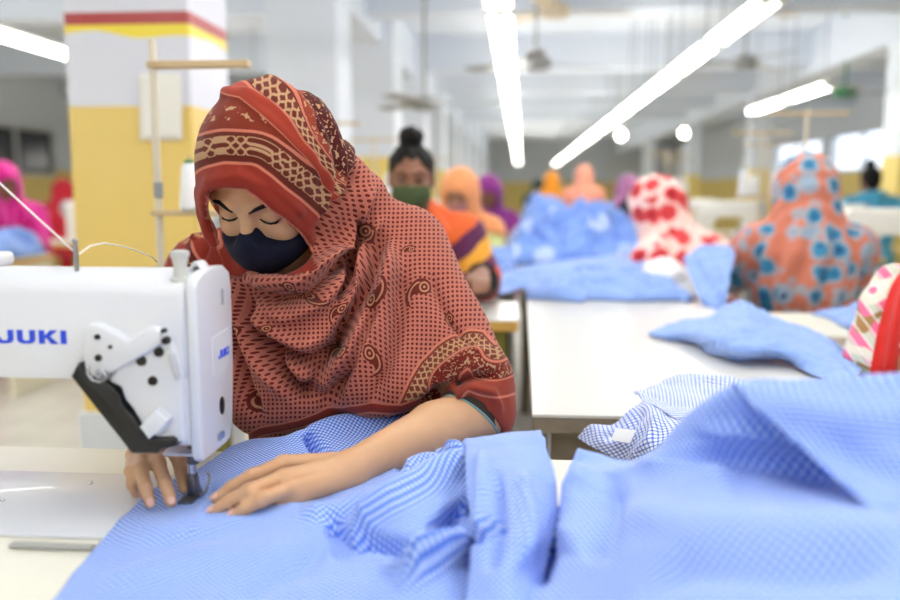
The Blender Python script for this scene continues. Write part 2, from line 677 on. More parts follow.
ROWS = [(-0.12, 3.79, -3, 20, 'lit twin tube fixture, %s along the middle row above the white table', 'tube lights of the middle row'),
        (1.16, 4.93, -4, 20, 'lit twin tube fixture, %s along the bright slanting row right of the middle', 'tube lights of the slanting row'),
        (2.63, 8.5, 0, 2, 'lit twin tube fixture, %s in the short row beyond the right column', 'tube lights of the short right row'),
        (-5.6, 4.4, -4, 3, 'added lit twin tube fixture, %s in the unseen row by the left side wall', 'added fill lights of the left wall row'),  # row out of view, added to brighten the left bay
        (-3.02, 5.42, -3, 4, 'lit twin tube fixture, %s in the row left of the yellow column', 'tube lights of the left row')]
for X0, Y0, a, n, lab, grp in ROWS:
    vis = 0
    for i in range(a, n):
        y = Y0 + i * 1.34
        if y < -1.0: continue
        if i < 0 and y < 4.3:
            put_light(X0, y, 'lit twin tube fixture hung above the foreground sewing table' if False else (lab % 'nearer still').replace(', nearer still', ' running overhead'), grp + ' overhead')
            continue
        put_light(X0, y, lab % ORD[vis], grp)
        vis += 1

# cable rails the lights hang along
M_rail = mat('rail_paint', (205, 206, 200), 0.5)
for X0, y0, y1, lab in ((2.63, 2.6, 6.2, 'pale cable trunking leading along the ceiling to the short right light row'),
                        (1.32, 2.0, 19.0, 'thin cable trunking beside the slanting light row')):
    r = empty('cable_trunking', (X0, (y0 + y1) / 2, LZ + 0.10), 0, lab, 'cable trunking')
    MB().box((0, 0, 0), (0.05, y1 - y0, 0.035), bev=0.004).build('channel', M_rail, r)
    for k in range(4):
        yy = -(y1 - y0) / 2 + (k + 0.5) * (y1 - y0) / 4
        MB().cyl((0, yy, 0.015), (0, yy, ZC - LZ - 0.10), 0.006, n=6).build('hanger', M_iron, r)

# ------------------------------------------------------------------ ceiling fans
M_brown = mat('fan_brown', (150, 122, 90), 0.45)
M_green = mat('fan_green', (44, 120, 72), 0.4)
M_beige = mat('fan_beige', (196, 182, 156), 0.5)
M_greyfan = mat('fan_grey', (150, 152, 150), 0.45)


def fan(x, y, z, rz, mb, mh, label):
    r = empty('ceiling_fan', (x, y, z), rz, label, 'ceiling fan', 'ceiling fans')
    MB().lathe([(0.02, -0.06), (0.09, -0.05), (0.12, -0.01), (0.11, 0.03), (0.05, 0.06), (0.02, 0.07)]).build('motor', mh, r, auto=40)
    MB().cyl((0, 0, 0.05), (0, 0, ZC - z - 0.03), 0.012, n=8).build('rod', mh, r)
    MB().lathe([(0.03, 0), (0.055, 0.02), (0.05, 0.06)], (0, 0, ZC - z - 0.06)).build('ceiling_cup', mh, r, auto=40)
    for k in range(3):
        a = k * 2 * PI / 3
        R3 = Matrix.Rotation(a, 3, 'Z')
        b = MB()
        b.prism([(0.1, -0.03), (0.2, -0.065), (0.6, -0.06), (0.62, 0.0), (0.6, 0.06), (0.2, 0.065), (0.1, 0.03)], -0.004, 0.004, 'z')
        bmesh.ops.rotate(b.bm, cent=(0, 0, 0), matrix=R3 @ Matrix.Rotation(0.15, 3, 'X'), verts=b.bm.verts)
        b.build('blade', mb, r)
    return r


p = P(838, 4, 8.2); fan(p[0], p[1], p[2], 0.1, M_brown, M_green, 'ceiling fan with green motor and brown blades, top right above the slanting light row')
p = P(556, 11, 7.0); fan(p[0] + 0.0, p[1], p[2], 0.25, M_beige, M_beige, 'beige ceiling fan between the middle and slanting light rows, nearest of those two')
p = P(536, 63, 6.6); fan(p[0], p[1], p[2], 0.5, M_greyfan, M_greyfan, 'grey ceiling fan just right of the middle light row, beyond the beige one')
p = P(745, 62, 7.6); fan(p[0], p[1], p[2], 0.9, M_greyfan, M_greyfan, 'pale ceiling fan over the right bay, under the slanting light row')
p = P(845, 92, 9.5); fan(p[0], p[1], p[2], 0.4, M_greyfan, M_green, 'far ceiling fan with green motor beside the right column')
p = P(425, 103, 6.8); fan(p[0], p[1], p[2], 0.2, M_greyfan, M_greyfan, 'grey ceiling fan left of the middle light row, above the woman in the green mask')

# ------------------------------------------------------------------ two round bulbs far down the room
M_bulb = emit('lit_bulb', (255, 250, 240), 22.0)
for px_, py_, y_, lab in ((621, 135, 10.0, 'round lit bulb hanging right of the slanting light row'), (684, 133, 11.5, 'dimmer round lit bulb hanging farther right of the slanting light row')):
    p = P(px_, py_, y_)
    r = empty('hanging_bulb', tuple(p), 0, lab, 'light bulb', 'hanging bulbs')
    MB().ball((0, 0, 0), 0.045, n=18, s=(1, 1, 1.15)).build('bulb', M_bulb, r, smooth=True)
    MB().cyl((0, 0, 0.045), (0, 0, 0.11), 0.02, n=12).build('bulb_holder', M_housing, r, auto=40)
    MB().cyl((0, 0, 0.10), (0, 0, ZC - p[2]), 0.004, n=6).build('cord', M_housing, r)

# ------------------------------------------------------------------ daylight
w = bpy.data.worlds.new('world'); SC.world = w; w.use_nodes = True
bg = w.node_tree.nodes['Background']
bg.inputs['Color'].default_value = (*lin((236, 244, 255)), 1)
bg.inputs['Strength'].default_value = 1.7
SC.view_settings.view_transform = 'Standard'
SC.view_settings.look = 'None'
SC.view_settings.gamma = 1.0
SC.view_settings.exposure = 0.33
SC.cycles.max_bounces = 8
SC.cycles.diffuse_bounces = 5
SC.cycles.glossy_bounces = 3
SC.cycles.transmission_bounces = 4
SC.cycles.transparent_max_bounces = 6
SC.cycles.caustics_reflective = False
SC.cycles.caustics_refractive = False
SC.cycles.sample_clamp_indirect = 6.0
# ================================================================== the foreground sewing table and machine
TZ = 0.77      # height of every table top


def rounded_rect(x0, x1, y0, y1, r, n=6):
    pts = []
    for cx, cy, a0 in ((x1 - r, y1 - r, 0), (x0 + r, y1 - r, 90), (x0 + r, y0 + r, 180), (x1 - r, y0 + r, 270)):
        for i in range(n + 1):
            a = math.radians(a0 + 90 * i / n)
            pts.append((cx + r * math.cos(a), cy + r * math.sin(a)))
    return pts


def table_legs(root, x0, x1, y0, y1, z, mt):
    for x in (x0, x1):
        b = MB()
        b.box((x, (y0 + y1) / 2, 0.03), (0.05, y1 - y0, 0.05), bev=0.005)
        b.box((x, (y0 + y1) / 2, z - 0.02), (0.05, y1 - y0, 0.04), bev=0.004)
        b.box((x, (y0 + y1) / 2, z / 2), (0.045, 0.07, z - 0.06), bev=0.005)
        b.build('leg', mt, root)
    MB().box(((x0 + x1) / 2, (y0 + y1) / 2, 0.2), (x1 - x0, 0.04, 0.03)).build('crossbar', mt, root)


tb = empty('sewing_table', (-0.55, 0.93, 0), 0, 'cream sewing table with rounded corner in front of the woman in the paisley shawl', 'table')
MB().prism(rounded_rect(-0.72, 0.692, -0.26, 0.285, 0.035), TZ - 0.028, TZ, 'z', bev=0.003).build('table_top', M_cream, tb, auto=40)
table_legs(tb, -0.55, 0.5, -0.2, 0.2, TZ - 0.03, M_iron)

ms = empty('sewing_machine', (-0.5, 1.0, TZ), 0, 'large white sewing machine with blue lettering in the foreground', 'sewing machine')
MO = np.array([-0.5, 1.0, TZ])


def XZ(pts, y):
    """Outline drawn on the plane y, in the machine's own axes."""
    return [tuple((P(a, b, y) - MO)[[0, 2]]) for a, b in pts]


# bed
MB().box((-0.235, -0.012, 0.002), (0.75, 0.21, 0.0036), bev=0.0012).build('bed', M_machine, ms, auto=40)
b = MB(); c = PZ(52, 546, TZ + 0.003) - MO
b.box(c, (0.092, 0.012, 0.004), bev=0.0015)
b.build('bed_latch', mat('latch_grey', (165, 166, 160), 0.4), ms)
for q in ((90, 484), (2, 501)):
    c = PZ(q[0], q[1], TZ + 0.003) - MO
    MB().cyl(c, c + np.array([0, 0, 0.002]), 0.004, n=12).build('bed_screw', M_steel, ms)
# arm with its crowned top, pillar and head casting
prof = [(-0.065, 0.168), (-0.065, 0.262), (-0.058, 0.275), (-0.04, 0.284), (-0.01, 0.289), (0.03, 0.287), (0.05, 0.278), (0.055, 0.262), (0.055, 0.168)]
arm = MB()
arm.prism(prof, -0.60, 0.128, 'x', bev=0.006)
arm_o = arm.build('arm', M_machine, ms, auto=50)
MB().box((-0.46, -0.005, 0.09), (0.26, 0.12, 0.2), bev=0.015, seg=3).build('pillar', M_machine, ms, auto=40)
MB().box((-0.328, 0.0, 0.296), (0.40, 0.085, 0.018), bev=0.006, seg=3).build('top_cover', M_machine, ms, auto=40)
hd = XZ([(70, 330), (187, 330), (191, 446), (150, 447), (84, 378)], 0.938)
MB().prism(hd, -0.062, 0.052, 'y', bev=0.004).build('head', M_machine, ms, auto=40)
# face plate: rounded end
fp = [(-0.0635, 0.29 - 0.02), (-0.058, 0.281), (-0.04, 0.288), (-0.01, 0.292), (0.03, 0.290), (0.05, 0.281), (0.056, 0.26), (0.055, 0.165), (0.049, 0.115),
      (0.045, 0.088), (0.036, 0.074), (0.02, 0.071), (-0.055, 0.071), (-0.0635, 0.08)]
MB().prism(fp, 0.129, 0.142, 'x', bev=0.004, seg=3).build('face_plate', M_machine, ms, auto=50)
FPX1 = 0.1422
lw = [(-0.02, 0.165), (-0.012, 0.158), (0.024, 0.162), (0.04, 0.178), (0.042, 0.205), (0.036, 0.212), (-0.018, 0.208)]
lo = MB().prism(lw, FPX1 - 0.002, FPX1 + 0.0006, 'x').build('label_window', mat('label_recess', (222, 224, 228), 0.35), ms)
MB().prism([(0.006 + 0.0075 * math.cos(k * PI / 8), 0.122 + (0.011 if math.sin(k * PI / 8) > 0 else 0.011) * math.sin(k * PI / 8)) for k in range(16)], FPX1 - 0.001, FPX1 + 0.001, 'x').build('slot', M_black, ms)
MB().prism([(-0.012, 0.083), (0.006, 0.083), (0.008, 0.089), (0.002, 0.092), (-0.012, 0.091)], FPX1 - 0.001, FPX1 + 0.002, 'x').build('thumb_screw', M_steel, ms)
MB().prism([(0.016, 0.243), (0.022, 0.243), (0.022, 0.262), (0.016, 0.262)], FPX1 - 0.001, FPX1 + 0.001, 'x').build('vent_slot', mat('slot_grey', (170, 172, 176), 0.5), ms)

# lettering, built stroke by stroke
M_blue = mat('logo_blue', (38, 76, 226), 0.4)


def letters(word, h, w, gap, st):
    """Bold upright capitals as polygons in a (right, up) plane; returns polygons and total width."""
    out, x = [], 0.0
    for ch in word:
        if ch == 'J':
            out.append([(x + w - st, h), (x + w, h), (x + w, 0.28 * h), (x + w - 0.3 * st, 0.08 * h), (x + w - st, 0), (x + st, 0), (x + 0.3 * st, 0.08 * h), (x, 0.28 * h), (x, 0.42 * h),
                        (x + st, 0.42 * h), (x + st, 0.3 * h), (x + 1.2 * st, 0.22 * h), (x + w - 1.2 * st, 0.22 * h), (x + w - st, 0.3 * h)])
            x += w + gap
        elif ch == 'U':
            out.append([(x, h), (x + st, h), (x + st, 0.3 * h), (x + 1.25 * st, 0.22 * h), (x + w - 1.25 * st, 0.22 * h), (x + w - st, 0.3 * h), (x + w - st, h), (x + w, h),
                        (x + w, 0.25 * h), (x + w - 0.4 * st, 0.06 * h), (x + w - st, 0), (x + st, 0), (x + 0.4 * st, 0.06 * h), (x, 0.25 * h)])
            x += w + gap
        elif ch == 'K':
            out.append([(x, 0), (x + st, 0), (x + st, 0.36 * h), (x + 1.35 * st, 0.44 * h), (x + w - 1.1 * st, 0), (x + w + 0.25 * st, 0), (x + 1.95 * st, 0.55 * h), (x + w + 0.1 * st, h), (x + w - 1.2 * st, h), (x + st, 0.58 * h), (x + st, h), (x, h)])
            x += w + gap
        elif ch == 'I':
            out.append([(x, 0), (x + st, 0), (x + st, h), (x, h)])
            x += st + gap
    return out, x - gap


def write(parent, name, word, h, w, gap, st, place, mt):
    polys, W = letters(word, h, w, gap, st)
    b = MB()
    for po in polys:
        vs = [b.bm.verts.new(place(a - W, c)) for a, c in po]
        f = b.bm.faces.new(vs)
        r = bmesh.ops.extrude_face_region(b.bm, geom=[f])
        nv = [v for v in r['geom'] if isinstance(v, bmesh.types.BMVert)]
        d = (Vector(place(0, 0, 0.0006)) - Vector(place(0, 0)))
        bmesh.ops.translate(b.bm, vec=d, verts=nv)
    bmesh.ops.triangulate(b.bm, faces=[f for f in b.bm.faces if len(f.verts) > 4])
    return b.build(name, mt, parent)


e = P(67, 344, 0.935) - MO
write(ms, 'lettering', 'JUKI', 0.0155, 0.0215, 0.0042, 0.0068, lambda a, c, k=0: (e[0] + a, -0.0652 - k, e[2] + c), M_blue)
write(lo, 'small_lettering', 'JUKI', 0.010, 0.0095, 0.0018, 0.0026, lambda a, c, k=0: (FPX1 + 0.0007 + k, 0.034 + a, 0.180 + c), M_blue)

# plates on the back of the head
YP = 0.935
MB().prism(XZ([(166, 334), (174, 343), (179, 356), (184, 375), (186, 440), (165, 442), (158, 434), (151, 433), (143, 420), (136, 408), (128, 398), (124, 386), (112, 380), (120, 366), (150, 350)], YP),
           -0.073, -0.058, 'y', bev=0.003, seg=3).build('lever_plate', M_machine, ms, auto=50)
MB().prism(XZ([(89, 328), (95, 322), (104, 323), (118, 330), (132, 339), (143, 332), (151, 326), (160, 326), (167, 332), (168, 341), (158, 348), (124, 367), (106, 375), (97, 374), (91, 367), (88, 345)], YP),
           -0.080, -0.058, 'y', bev=0.004, seg=3).build('tension_cover', M_machine, ms, auto=50)
MB().prism(XZ([(144, 424), (160, 408), (172, 418), (166, 428), (153, 436)], YP - 0.01), -0.088, -0.07, 'y', bev=0.002).build('guide_block', M_machine, ms, auto=50)
MB().prism(XZ([(169, 352), (174, 354), (180, 377), (177, 379)], YP - 0.01), -0.082, -0.07, 'y', bev=0.002).build('spring_arm', mat('spring_grey', (196, 197, 200), 0.4), ms)
for x_, y_, r_, yy in ((97, 337, 3.2, -0.0815), (110, 347, 2.2, -0.0815), (98, 358, 4.0, -0.0815), (165, 341, 4.4, -0.0815), (163, 331, 2.6, -0.0815), (158.5, 352, 5.8, -0.0745), (141, 361, 5.9, -0.0745), (152.5, 381, 5.6, -0.0745)):
    c = P(x_, y_, 1 + yy) - MO
    r = r_ / FPX * 0.95
    MB().cyl((c[0], yy + 0.006, c[2]), (c[0], yy - 0.001, c[2]), r, r * 0.85, n=20).build('screw', M_black, ms, auto=40)
# black lower guard with its wavy edge and spring
gd = MB().prism(XZ([(77, 374), (84, 361), (88, 364), (91, 373), (100, 378), (107, 379), (114, 382), (125, 393), (127, 402), (138, 414), (142, 420), (148, 431), (153, 435), (177, 434), (181, 437), (181, 443), (164, 446), (162, 450), (137, 450)], YP),
           -0.080, -0.056, 'y', bev=0.003, seg=3).build('guard', M_black, ms, auto=50)
b = MB()
sp = [P(x_, y_, 0.917) - MO for x_, y_ in ((88, 366), (87, 373), (92, 380), (100, 382), (107, 378), (104, 371), (97, 370), (95, 376), (101, 379))]
b.tube(sp, 0.0016, n=6); b.build('spring', M_steel, gd, smooth=True)
# top posts and knobs
c = P(181, 284, 0.957) - MO
M_trans = mat('milky_plastic', (232, 234, 230), 0.3, trans=0.25)
MB().lathe([(0.012, -0.006), (0.012, 0.006), (0.0085, 0.008), (0.0075, 0.022), (0.009, 0.03), (0.0105, 0.031), (0.0105, 0.037), (0.006, 0.0385)], c, n=28).build('thread_post', M_trans, ms, auto=40)
c = P(200, 286, 0.985) - MO
b = MB()
ring = [(c[0] + 0.0105 * math.cos(a), c[1], c[2] + 0.004 + 0.026 * math.sin(a)) for a in np.linspace(0, PI, 13)]
for q in ring: pass
b.prism([(q[0], q[2]) for q in ring] + [(q[0], q[2]) for q in [(c[0] + 0.0075 * math.cos(a), 0, c[2] + 0.004 + 0.021 * math.sin(a)) for a in np.linspace(PI, 0, 13)]], c[1] - 0.012, c[1] + 0.012, 'y', bev=0.001)
b.build('winder_hoop', M_machine, ms, auto=50)
MB().cyl((c[0] - 0.002, c[1] - 0.010, c[2] + 0.01), (c[0] - 0.002, c[1] + 0.010, c[2] + 0.01), 0.009, n=20).build('bobbin', M_trans, ms, auto=40)
c = P(152, 284, 1.01) - MO
MB().prism([(c[0] - 0.014, c[1] - 0.006), (c[0] + 0.004, c[1] - 0.004), (c[0] + 0.017, c[1] + 0.012), (c[0] + 0.012, c[1] + 0.016), (c[0] - 0.002, c[1] + 0.006), (c[0] - 0.014, c[1] + 0.003)], c[2] - 0.001, c[2] + 0.006, 'z', bev=0.001).build('lift_lever', mat('lever_grey', (90, 92, 96), 0.35), ms)
c = P(78, 285, 0.975) - MO
b = MB(); b.cyl(c, c + np.array([-0.001, 0, 0.05]), 0.0026, n=12); b.ball(c + np.array([-0.001, 0, 0.051]), 0.0034, n=12)
b.build('thread_pin', M_iron, ms, auto=40)
for x_, y_ in ((112, 287), (132, 287)):
    c = P(x_, y_, 0.957) - MO
    MB().cyl(c, c + np.array([0, 0, 0.003]), 0.0035, n=12).build('oil_cap', M_steel, ms)
# needle bar, presser foot and finger guard
c = P(192.5, 449, 1.0) - MO
MB().box((c[0] - 0.008, c[1] - 0.006, c[2] - 0.001), (0.042, 0.03, 0.005), bev=0.0015).build('head_base_plate', mat('pale_steel', (176, 184, 206), 0.3, metal=0.5), ms)
MB().cyl((c[0], c[1], c[2] + 0.005), (c[0], c[1], c[2] - 0.018), 0.0068, n=16).build('presser_bar', mat('dark_steel', (92, 96, 104), 0.3, metal=0.8), ms, auto=40)
MB().cyl((c[0] - 0.002, c[1], c[2] - 0.018), (c[0] - 0.002, c[1], c[2] - 0.034), 0.005, n=14).build('needle_clamp', M_chrome, ms, auto=40)
z0 = 0.009
b = MB()
b.prism([(c[0] - 0.005, c[2] - 0.030), (c[0] + 0.004, c[2] - 0.030), (c[0] + 0.006, c[2] - 0.046), (c[0] + 0.010, z0 + 0.004), (c[0] + 0.006, z0), (c[0] - 0.008, z0), (c[0] - 0.005, z0 + 0.01)], c[1] - 0.008, c[1] + 0.006, 'y', bev=0.0015)
b.box((c[0] - 0.001, c[1] - 0.014, z0 + 0.002), (0.018, 0.03, 0.003), bev=0.001)
b.build('presser_foot', mat('foot_steel', (104, 108, 118), 0.28, metal=0.85), ms, auto=40)
b = MB()
b.tube([(c[0] + 0.006, c[1] - 0.004, z0 + 0.006), (c[0] + 0.012, c[1] - 0.006, z0 + 0.005), (c[0] + 0.017, c[1] - 0.006, z0 + 0.010), (c[0] + 0.020, c[1] - 0.005, z0 + 0.018), (c[0] + 0.0205, c[1], z0 + 0.025), (c[0] + 0.017, c[1] + 0.003, z0 + 0.029)], 0.0016, n=8)
b.build('finger_guard', M_iron, ms, smooth=True)
MB().cyl((c[0] + 0.001, c[1] - 0.004, c[2] - 0.02), (c[0] + 0.001, c[1] - 0.004, 0.004), 0.0011, n=8).build('needle', M_chrome, ms)

# thread running to the pin
b = MB()
pp = [P(-60, 128, 1.06), P(-20, 165, 1.03), P(30, 211, 1.0), P(77, 254, 0.975)]
b.tube(pp, 0.0011, n=6)
b.tube([P(79, 254, 0.975), P(90, 246, 1.0), P(104, 243, 1.05), P(122, 246, 1.12), P(140, 252, 1.18), P(152, 257, 1.24), P(157, 262, 1.30)], 0.0009, n=6)
th = b.build('sewing_thread', M_thread, None, smooth=True)
tag(th, 'white thread running slantwise to the metal pin on the large white machine', 'thread')

# the thread stand behind the machine: pole, top arm, shelf, white cone
sx, sy = P(160, 240, 1.95)[:2]
st = empty('thread_stand', (sx, sy, 0), 0, 'tall pale thread stand with wooden top arm in front of the yellow column', 'thread stand')
M_pole = mat('pale_pole', (214, 205, 186), 0.4, metal=0.1)
zt = P(158, 40, 1.95)[2]
MB().lathe([(0.11, 0), (0.11, 0.015), (0.03, 0.03), (0.015, 0.05)]).build('base', M_iron, st, auto=40)
MB().cyl((0, 0, 0.03), (0, 0, zt), 0.0085, n=14).build('pole', M_pole, st, auto=40)
za = P(160, 65, 1.95)[2]
x1 = P(245, 66, 1.95)[0] - sx
MB().box((x1 / 2, 0, za), (x1 + 0.02, 0.03, 0.016), bev=0.003).build('top_arm', M_wood, st)
zs = P(180, 213, 1.95)[2]
xs = P(212, 213, 1.95)[0] - sx
b = MB(); b.box((xs / 2, 0, zs), (xs + 0.03, 0.03, 0.012), bev=0.003)
b.cyl((P(191, 213, 1.95)[0] - sx, 0, zs), (P(191, 213, 1.95)[0] - sx, 0, zs + 0.13), 0.003, n=8)
b.build('cone_shelf', M_wood, st)
MB().box((0.004, -0.006, P(160, 190, 1.95)[2]), (0.02, 0.012, 0.035), bev=0.003).build('clamp', M_iron, st)
x0 = P(191, 213, 1.95)


def cone(loc, s, label, group=None, mt=None):
    r = empty('thread_cone', loc, 0, label, 'thread cone', group)
    MB().lathe([(0.020, 0), (0.024, 0.004), (0.025, 0.008), (0.0175, 0.100), (0.012, 0.106)], n=24).build('thread', mt or M_thread, r, auto=40)
    MB().lathe([(0.018, -0.001), (0.0205, 0.003), (0.010, 0.113), (0.007, 0.114)], n=16).build('core', M_green, r, auto=40)
    r.scale = (s, s, s)
    return r


cone((x0[0], x0[1], zs + 0.006), 1.0, 'white cone of thread on the thread stand beside the red scarf')

# paper sheet pinned on the near column
c0 = P(138, 73, 3.02); c1 = P(183, 140, 3.02)
b = MB()
nx, nz = 8, 8
vs = [[b.bm.verts.new((c0[0] + (c1[0] - c0[0]) * i / nx, 3.026 - 0.012 * (j / nz) ** 2 * (0.5 + 0.5 * math.cos(i * 0.7)) - 0.002, c0[2] + (c1[2] - c0[2]) * j / nz)) for i in range(nx + 1)] for j in range(nz + 1)]
for j in range(nz):
    for i in range(nx):
        b.bm.faces.new((vs[j][i], vs[j][i + 1], vs[j + 1][i + 1], vs[j + 1][i]))
o = b.build('paper_sheet', M_paper, None, smooth=True)
md = o.modifiers.new('thick', 'SOLIDIFY'); md.thickness = 0.001; md.offset = 0
tag(o, 'blank white paper sheet hung on the yellow column', 'paper')
# ================================================================== cloth
def gingham(name, blue, white, pitch, wid=0.42, bump=0.0):
    m, t, b = newmat(name)
    u, v, _ = attrx(t, 'cuv', True)
    a = (u / pitch).fr().lt(wid); c = (v / pitch).fr().lt(wid)
    k = a.mx(c)                     # 1 on the blue lines
    both = a * c
    blue = lin(blue); white = lin(white)
    mid = tuple(0.5 * p + 0.5 * q for p, q in zip(blue, white))
    soft = tuple(0.72 * p + 0.28 * q for p, q in zip(blue, white))
    f1 = colmix(t, k, white, soft)
    f2 = colmix(t, both, f1, blue)
    t.links.new(f2, b.inputs['Base Color'])
    b.inputs['Roughness'].default_value = 0.85
    b.inputs['Sheen Weight'].default_value = 0.2
    b.inputs['Specular IOR Level'].default_value = 0.2
    return m


M_ging = gingham('blue_gingham', (60, 112, 224), (200, 220, 252), 0.0056, 0.45)
M_ging_big = gingham('blue_check', (58, 104, 216), (238, 243, 252), 0.0065, 0.36)
M_sky = mat('pale_blue_cotton', (138, 168, 230), 0.85, var=0.07, vs=20, spec=0.2, sheen=0.2)
M_whitecloth = mat('white_cotton', (244, 244, 246), 0.85, spec=0.2)


def cr(pts, n):
    """Catmull-Rom through rows of points: pts (k, ..., 3) -> (n, ..., 3) along the first axis."""
    pts = np.asarray(pts, float)
    k = len(pts)
    e = np.concatenate([(2 * pts[:1] - pts[1:2]), pts, (2 * pts[-1:] - pts[-2:-1])])
    t = np.linspace(0, k - 1, n)
    i = np.minimum(t.astype(int), k - 2)
    f = (t - i).reshape(-1, *([1] * (pts.ndim - 1)))
    p0, p1, p2, p3 = e[i], e[i + 1], e[i + 2], e[i + 3]
    return 0.5 * (2 * p1 + (p2 - p0) * f + (2 * p0 - 5 * p1 + 4 * p2 - p3) * f ** 2 + (3 * p1 - p0 - 3 * p2 + p3) * f ** 3)


def grid_faces(nu, nv):
    i = np.arange(nu - 1)[:, None] * nv + np.arange(nv - 1)[None]
    return np.stack([i, i + nv, i + nv + 1, i + 1], -1).reshape(-1, 4)


def sheet(name, ctrl, nu, nv, mt, parent=None, folds=(), wr=0.0, ws=14.0, rot=0.0, thick=0.0016, floor_z=None, seed=1.0, fine=0.0, front=True):
    """A cloth sheet through a grid of control points, with folds: (px polyline, width px, height m[, skew])."""
    C = np.asarray(ctrl, float)
    G = cr(C, nu)
    G = np.swapaxes(cr(np.swapaxes(G, 0, 1), nv), 0, 1)
    du = np.linalg.norm(np.diff(G, axis=0), axis=2).mean(1); dv = np.linalg.norm(np.diff(G, axis=1), axis=2).mean(0)
    U = np.concatenate([[0], np.cumsum(du)])[:, None] + np.zeros(nv)[None]
    W = np.concatenate([[0], np.cumsum(dv)])[None] + np.zeros(nu)[:, None]
    V = G.reshape(-1, 3); F = grid_faces(nu, nv)
    N = normals(V, F)
    N[(N @ np.array([0, -0.5, 1.0])) < 0] *= 1.0
    if ((N @ np.array([0, -0.45, 1.0])) < 0).mean() > 0.5:
        F = F[:, ::-1]; N = -N
    disp = np.zeros(len(V))
    if folds:
        q = proj(V)
        for f in folds:
            d, s, a, tt = pline(q, f[0])
            wd = f[1]; h = f[2]
            end = np.minimum(1, np.minimum(tt, 1 - tt) / 0.18 + (0.15 if len(f) > 4 else 0.0))
            sk = f[3] if len(f) > 3 else 0.0
            dd = d * (1 + sk * s)
            disp += 1.4 * h * np.exp(-(dd / wd) ** 2) * np.clip(end, 0, 1)
    if wr:
        nz = fnoise(V * np.array([1, 1, 0.6]), ws, seed)
        nz2 = fnoise(V, ws * 2.3, seed + 5)
        disp += wr * (1 - 2 * np.abs(nz)) * 0.7 + wr * 0.35 * nz2
    if fine:
        disp += fine * (1 - 2.2 * np.abs(fnoise(V, ws * 3.1, seed + 9)))
    V = V + N * disp[:, None]
    if floor_z is not None:
        V[:, 2] = np.maximum(V[:, 2], floor_z)
    c, s = math.cos(rot), math.sin(rot)
    uv = np.stack([(U * c - W * s).ravel(), (U * s + W * c).ravel(), np.zeros(nu * nv)], 1)
    me = mesh_np(name, V, F)
    attr(me, 'cuv', uv)
    o = link(name, me, mt, parent, smooth=True)
    md = o.modifiers.new('thick', 'SOLIDIFY'); md.thickness = thick; md.offset = -1 if front else 1
    return o


def K(rows, fn):
    return [[fn(*q) for q in r] for r in rows]


# ---- the cloth under the needle: rows run away from the camera, given as (px, py, height)
rows = [
    [(20, 640, .776), (110, 640, .777), (220, 640, .779), (330, 640, .782), (430, 640, .785), (520, 640, .79), (600, 640, .80)],
    [(60, 592, .776), (150, 592, .778), (250, 590, .782), (345, 592, .784), (430, 590, .797), (500, 590, .785), (575, 590, .79)],
    [(95, 548, .777), (175, 550, .778), (265, 552, .787), (345, 548, .786), (425, 545, .808), (490, 540, .79), (560, 530, .79)],
    [(128, 512, .777), (190, 514, .778), (275, 522, .785), (350, 512, .796), (420, 505, .822), (485, 495, .81), (545, 480, .79)],
    [(155, 489, .777), (205, 492, .778), (280, 500, .781), (350, 490, .793), (415, 480, .818), (470, 465, .83), (545, 452, .80)],
    [(192, 472, .777), (222, 474, .778), (290, 474, .782), (355, 468, .79), (410, 455, .80), (468, 442, .835), (541, 436, .80)],
    [(203, 466, .777), (235, 452, .782), (292, 448, .80), (345, 440, .80), (395, 436, .80), (440, 438, .80), (500, 436, .80)],
    [(205, 466, .776), (240, 443, .786), (285, 436, .81), (335, 416, .828), (385, 411, .826), (430, 416, .80), (480, 430, .79)],
    [(208, 464, .775), (242, 447, .779), (288, 445, .785), (340, 432, .79), (390, 426, .785), (440, 424, .78), (480, 430, .778)],
]
ctrl = K(rows, PZ)
folds = [
    ([(345, 535), (400, 500), (455, 470), (470, 445)], 9, 0.018),
    ([(330, 555), (365, 540), (420, 550), (462, 545), (488, 585)], 7, -0.017),
    ([(395, 590), (440, 565), (468, 540), (490, 505), (498, 470)], 8, 0.020),
    ([(328, 522), (342, 536), (345, 556)], 6, -0.020, 0, 1),
    ([(430, 535), (450, 517), (472, 503)], 7, -0.030, 0, 1),
    ([(306, 432), (316, 448), (330, 460)], 5, -0.022, 0, 1),
    ([(395, 470), (440, 447), (465, 440)], 4, -0.014),
    ([(400, 478), (445, 458), (465, 455)], 5, 0.012),
    ([(410, 462), (440, 458), (462, 462)], 3.5, -0.012, 0, 1),
    ([(120, 545), (220, 520), (330, 505)], 14, 0.006),
    ([(90, 590), (200, 560), (320, 548)], 12, 0.006),
    ([(230, 600), (300, 570), (330, 540)], 10, -0.006),
    ([(500, 600), (520, 560), (548, 500), (558, 470)], 9, 0.016),
    ([(470, 610), (486, 570), (478, 520), (484, 470)], 7, -0.016),
    ([(380, 570), (420, 575), (460, 560), (475, 535)], 6, 0.010),
    ([(300, 520), (340, 512), (385, 492)], 7, 0.008),
    ([(205, 470), (208, 485), (203, 520), (185, 545)], 2.2, 0.0018),
]
cl = sheet('shirt_cloth', ctrl, 250, 230, M_ging, None, folds, wr=0.0026, ws=13, rot=0.80, floor_z=TZ + 0.004, seed=3)
tag(cl, 'pale blue gingham shirt cloth being sewn under the needle of the large white machine', 'cloth')

# ---- the big bundle in front on the right
def D(px, py, y):
    return P(px, py, y)


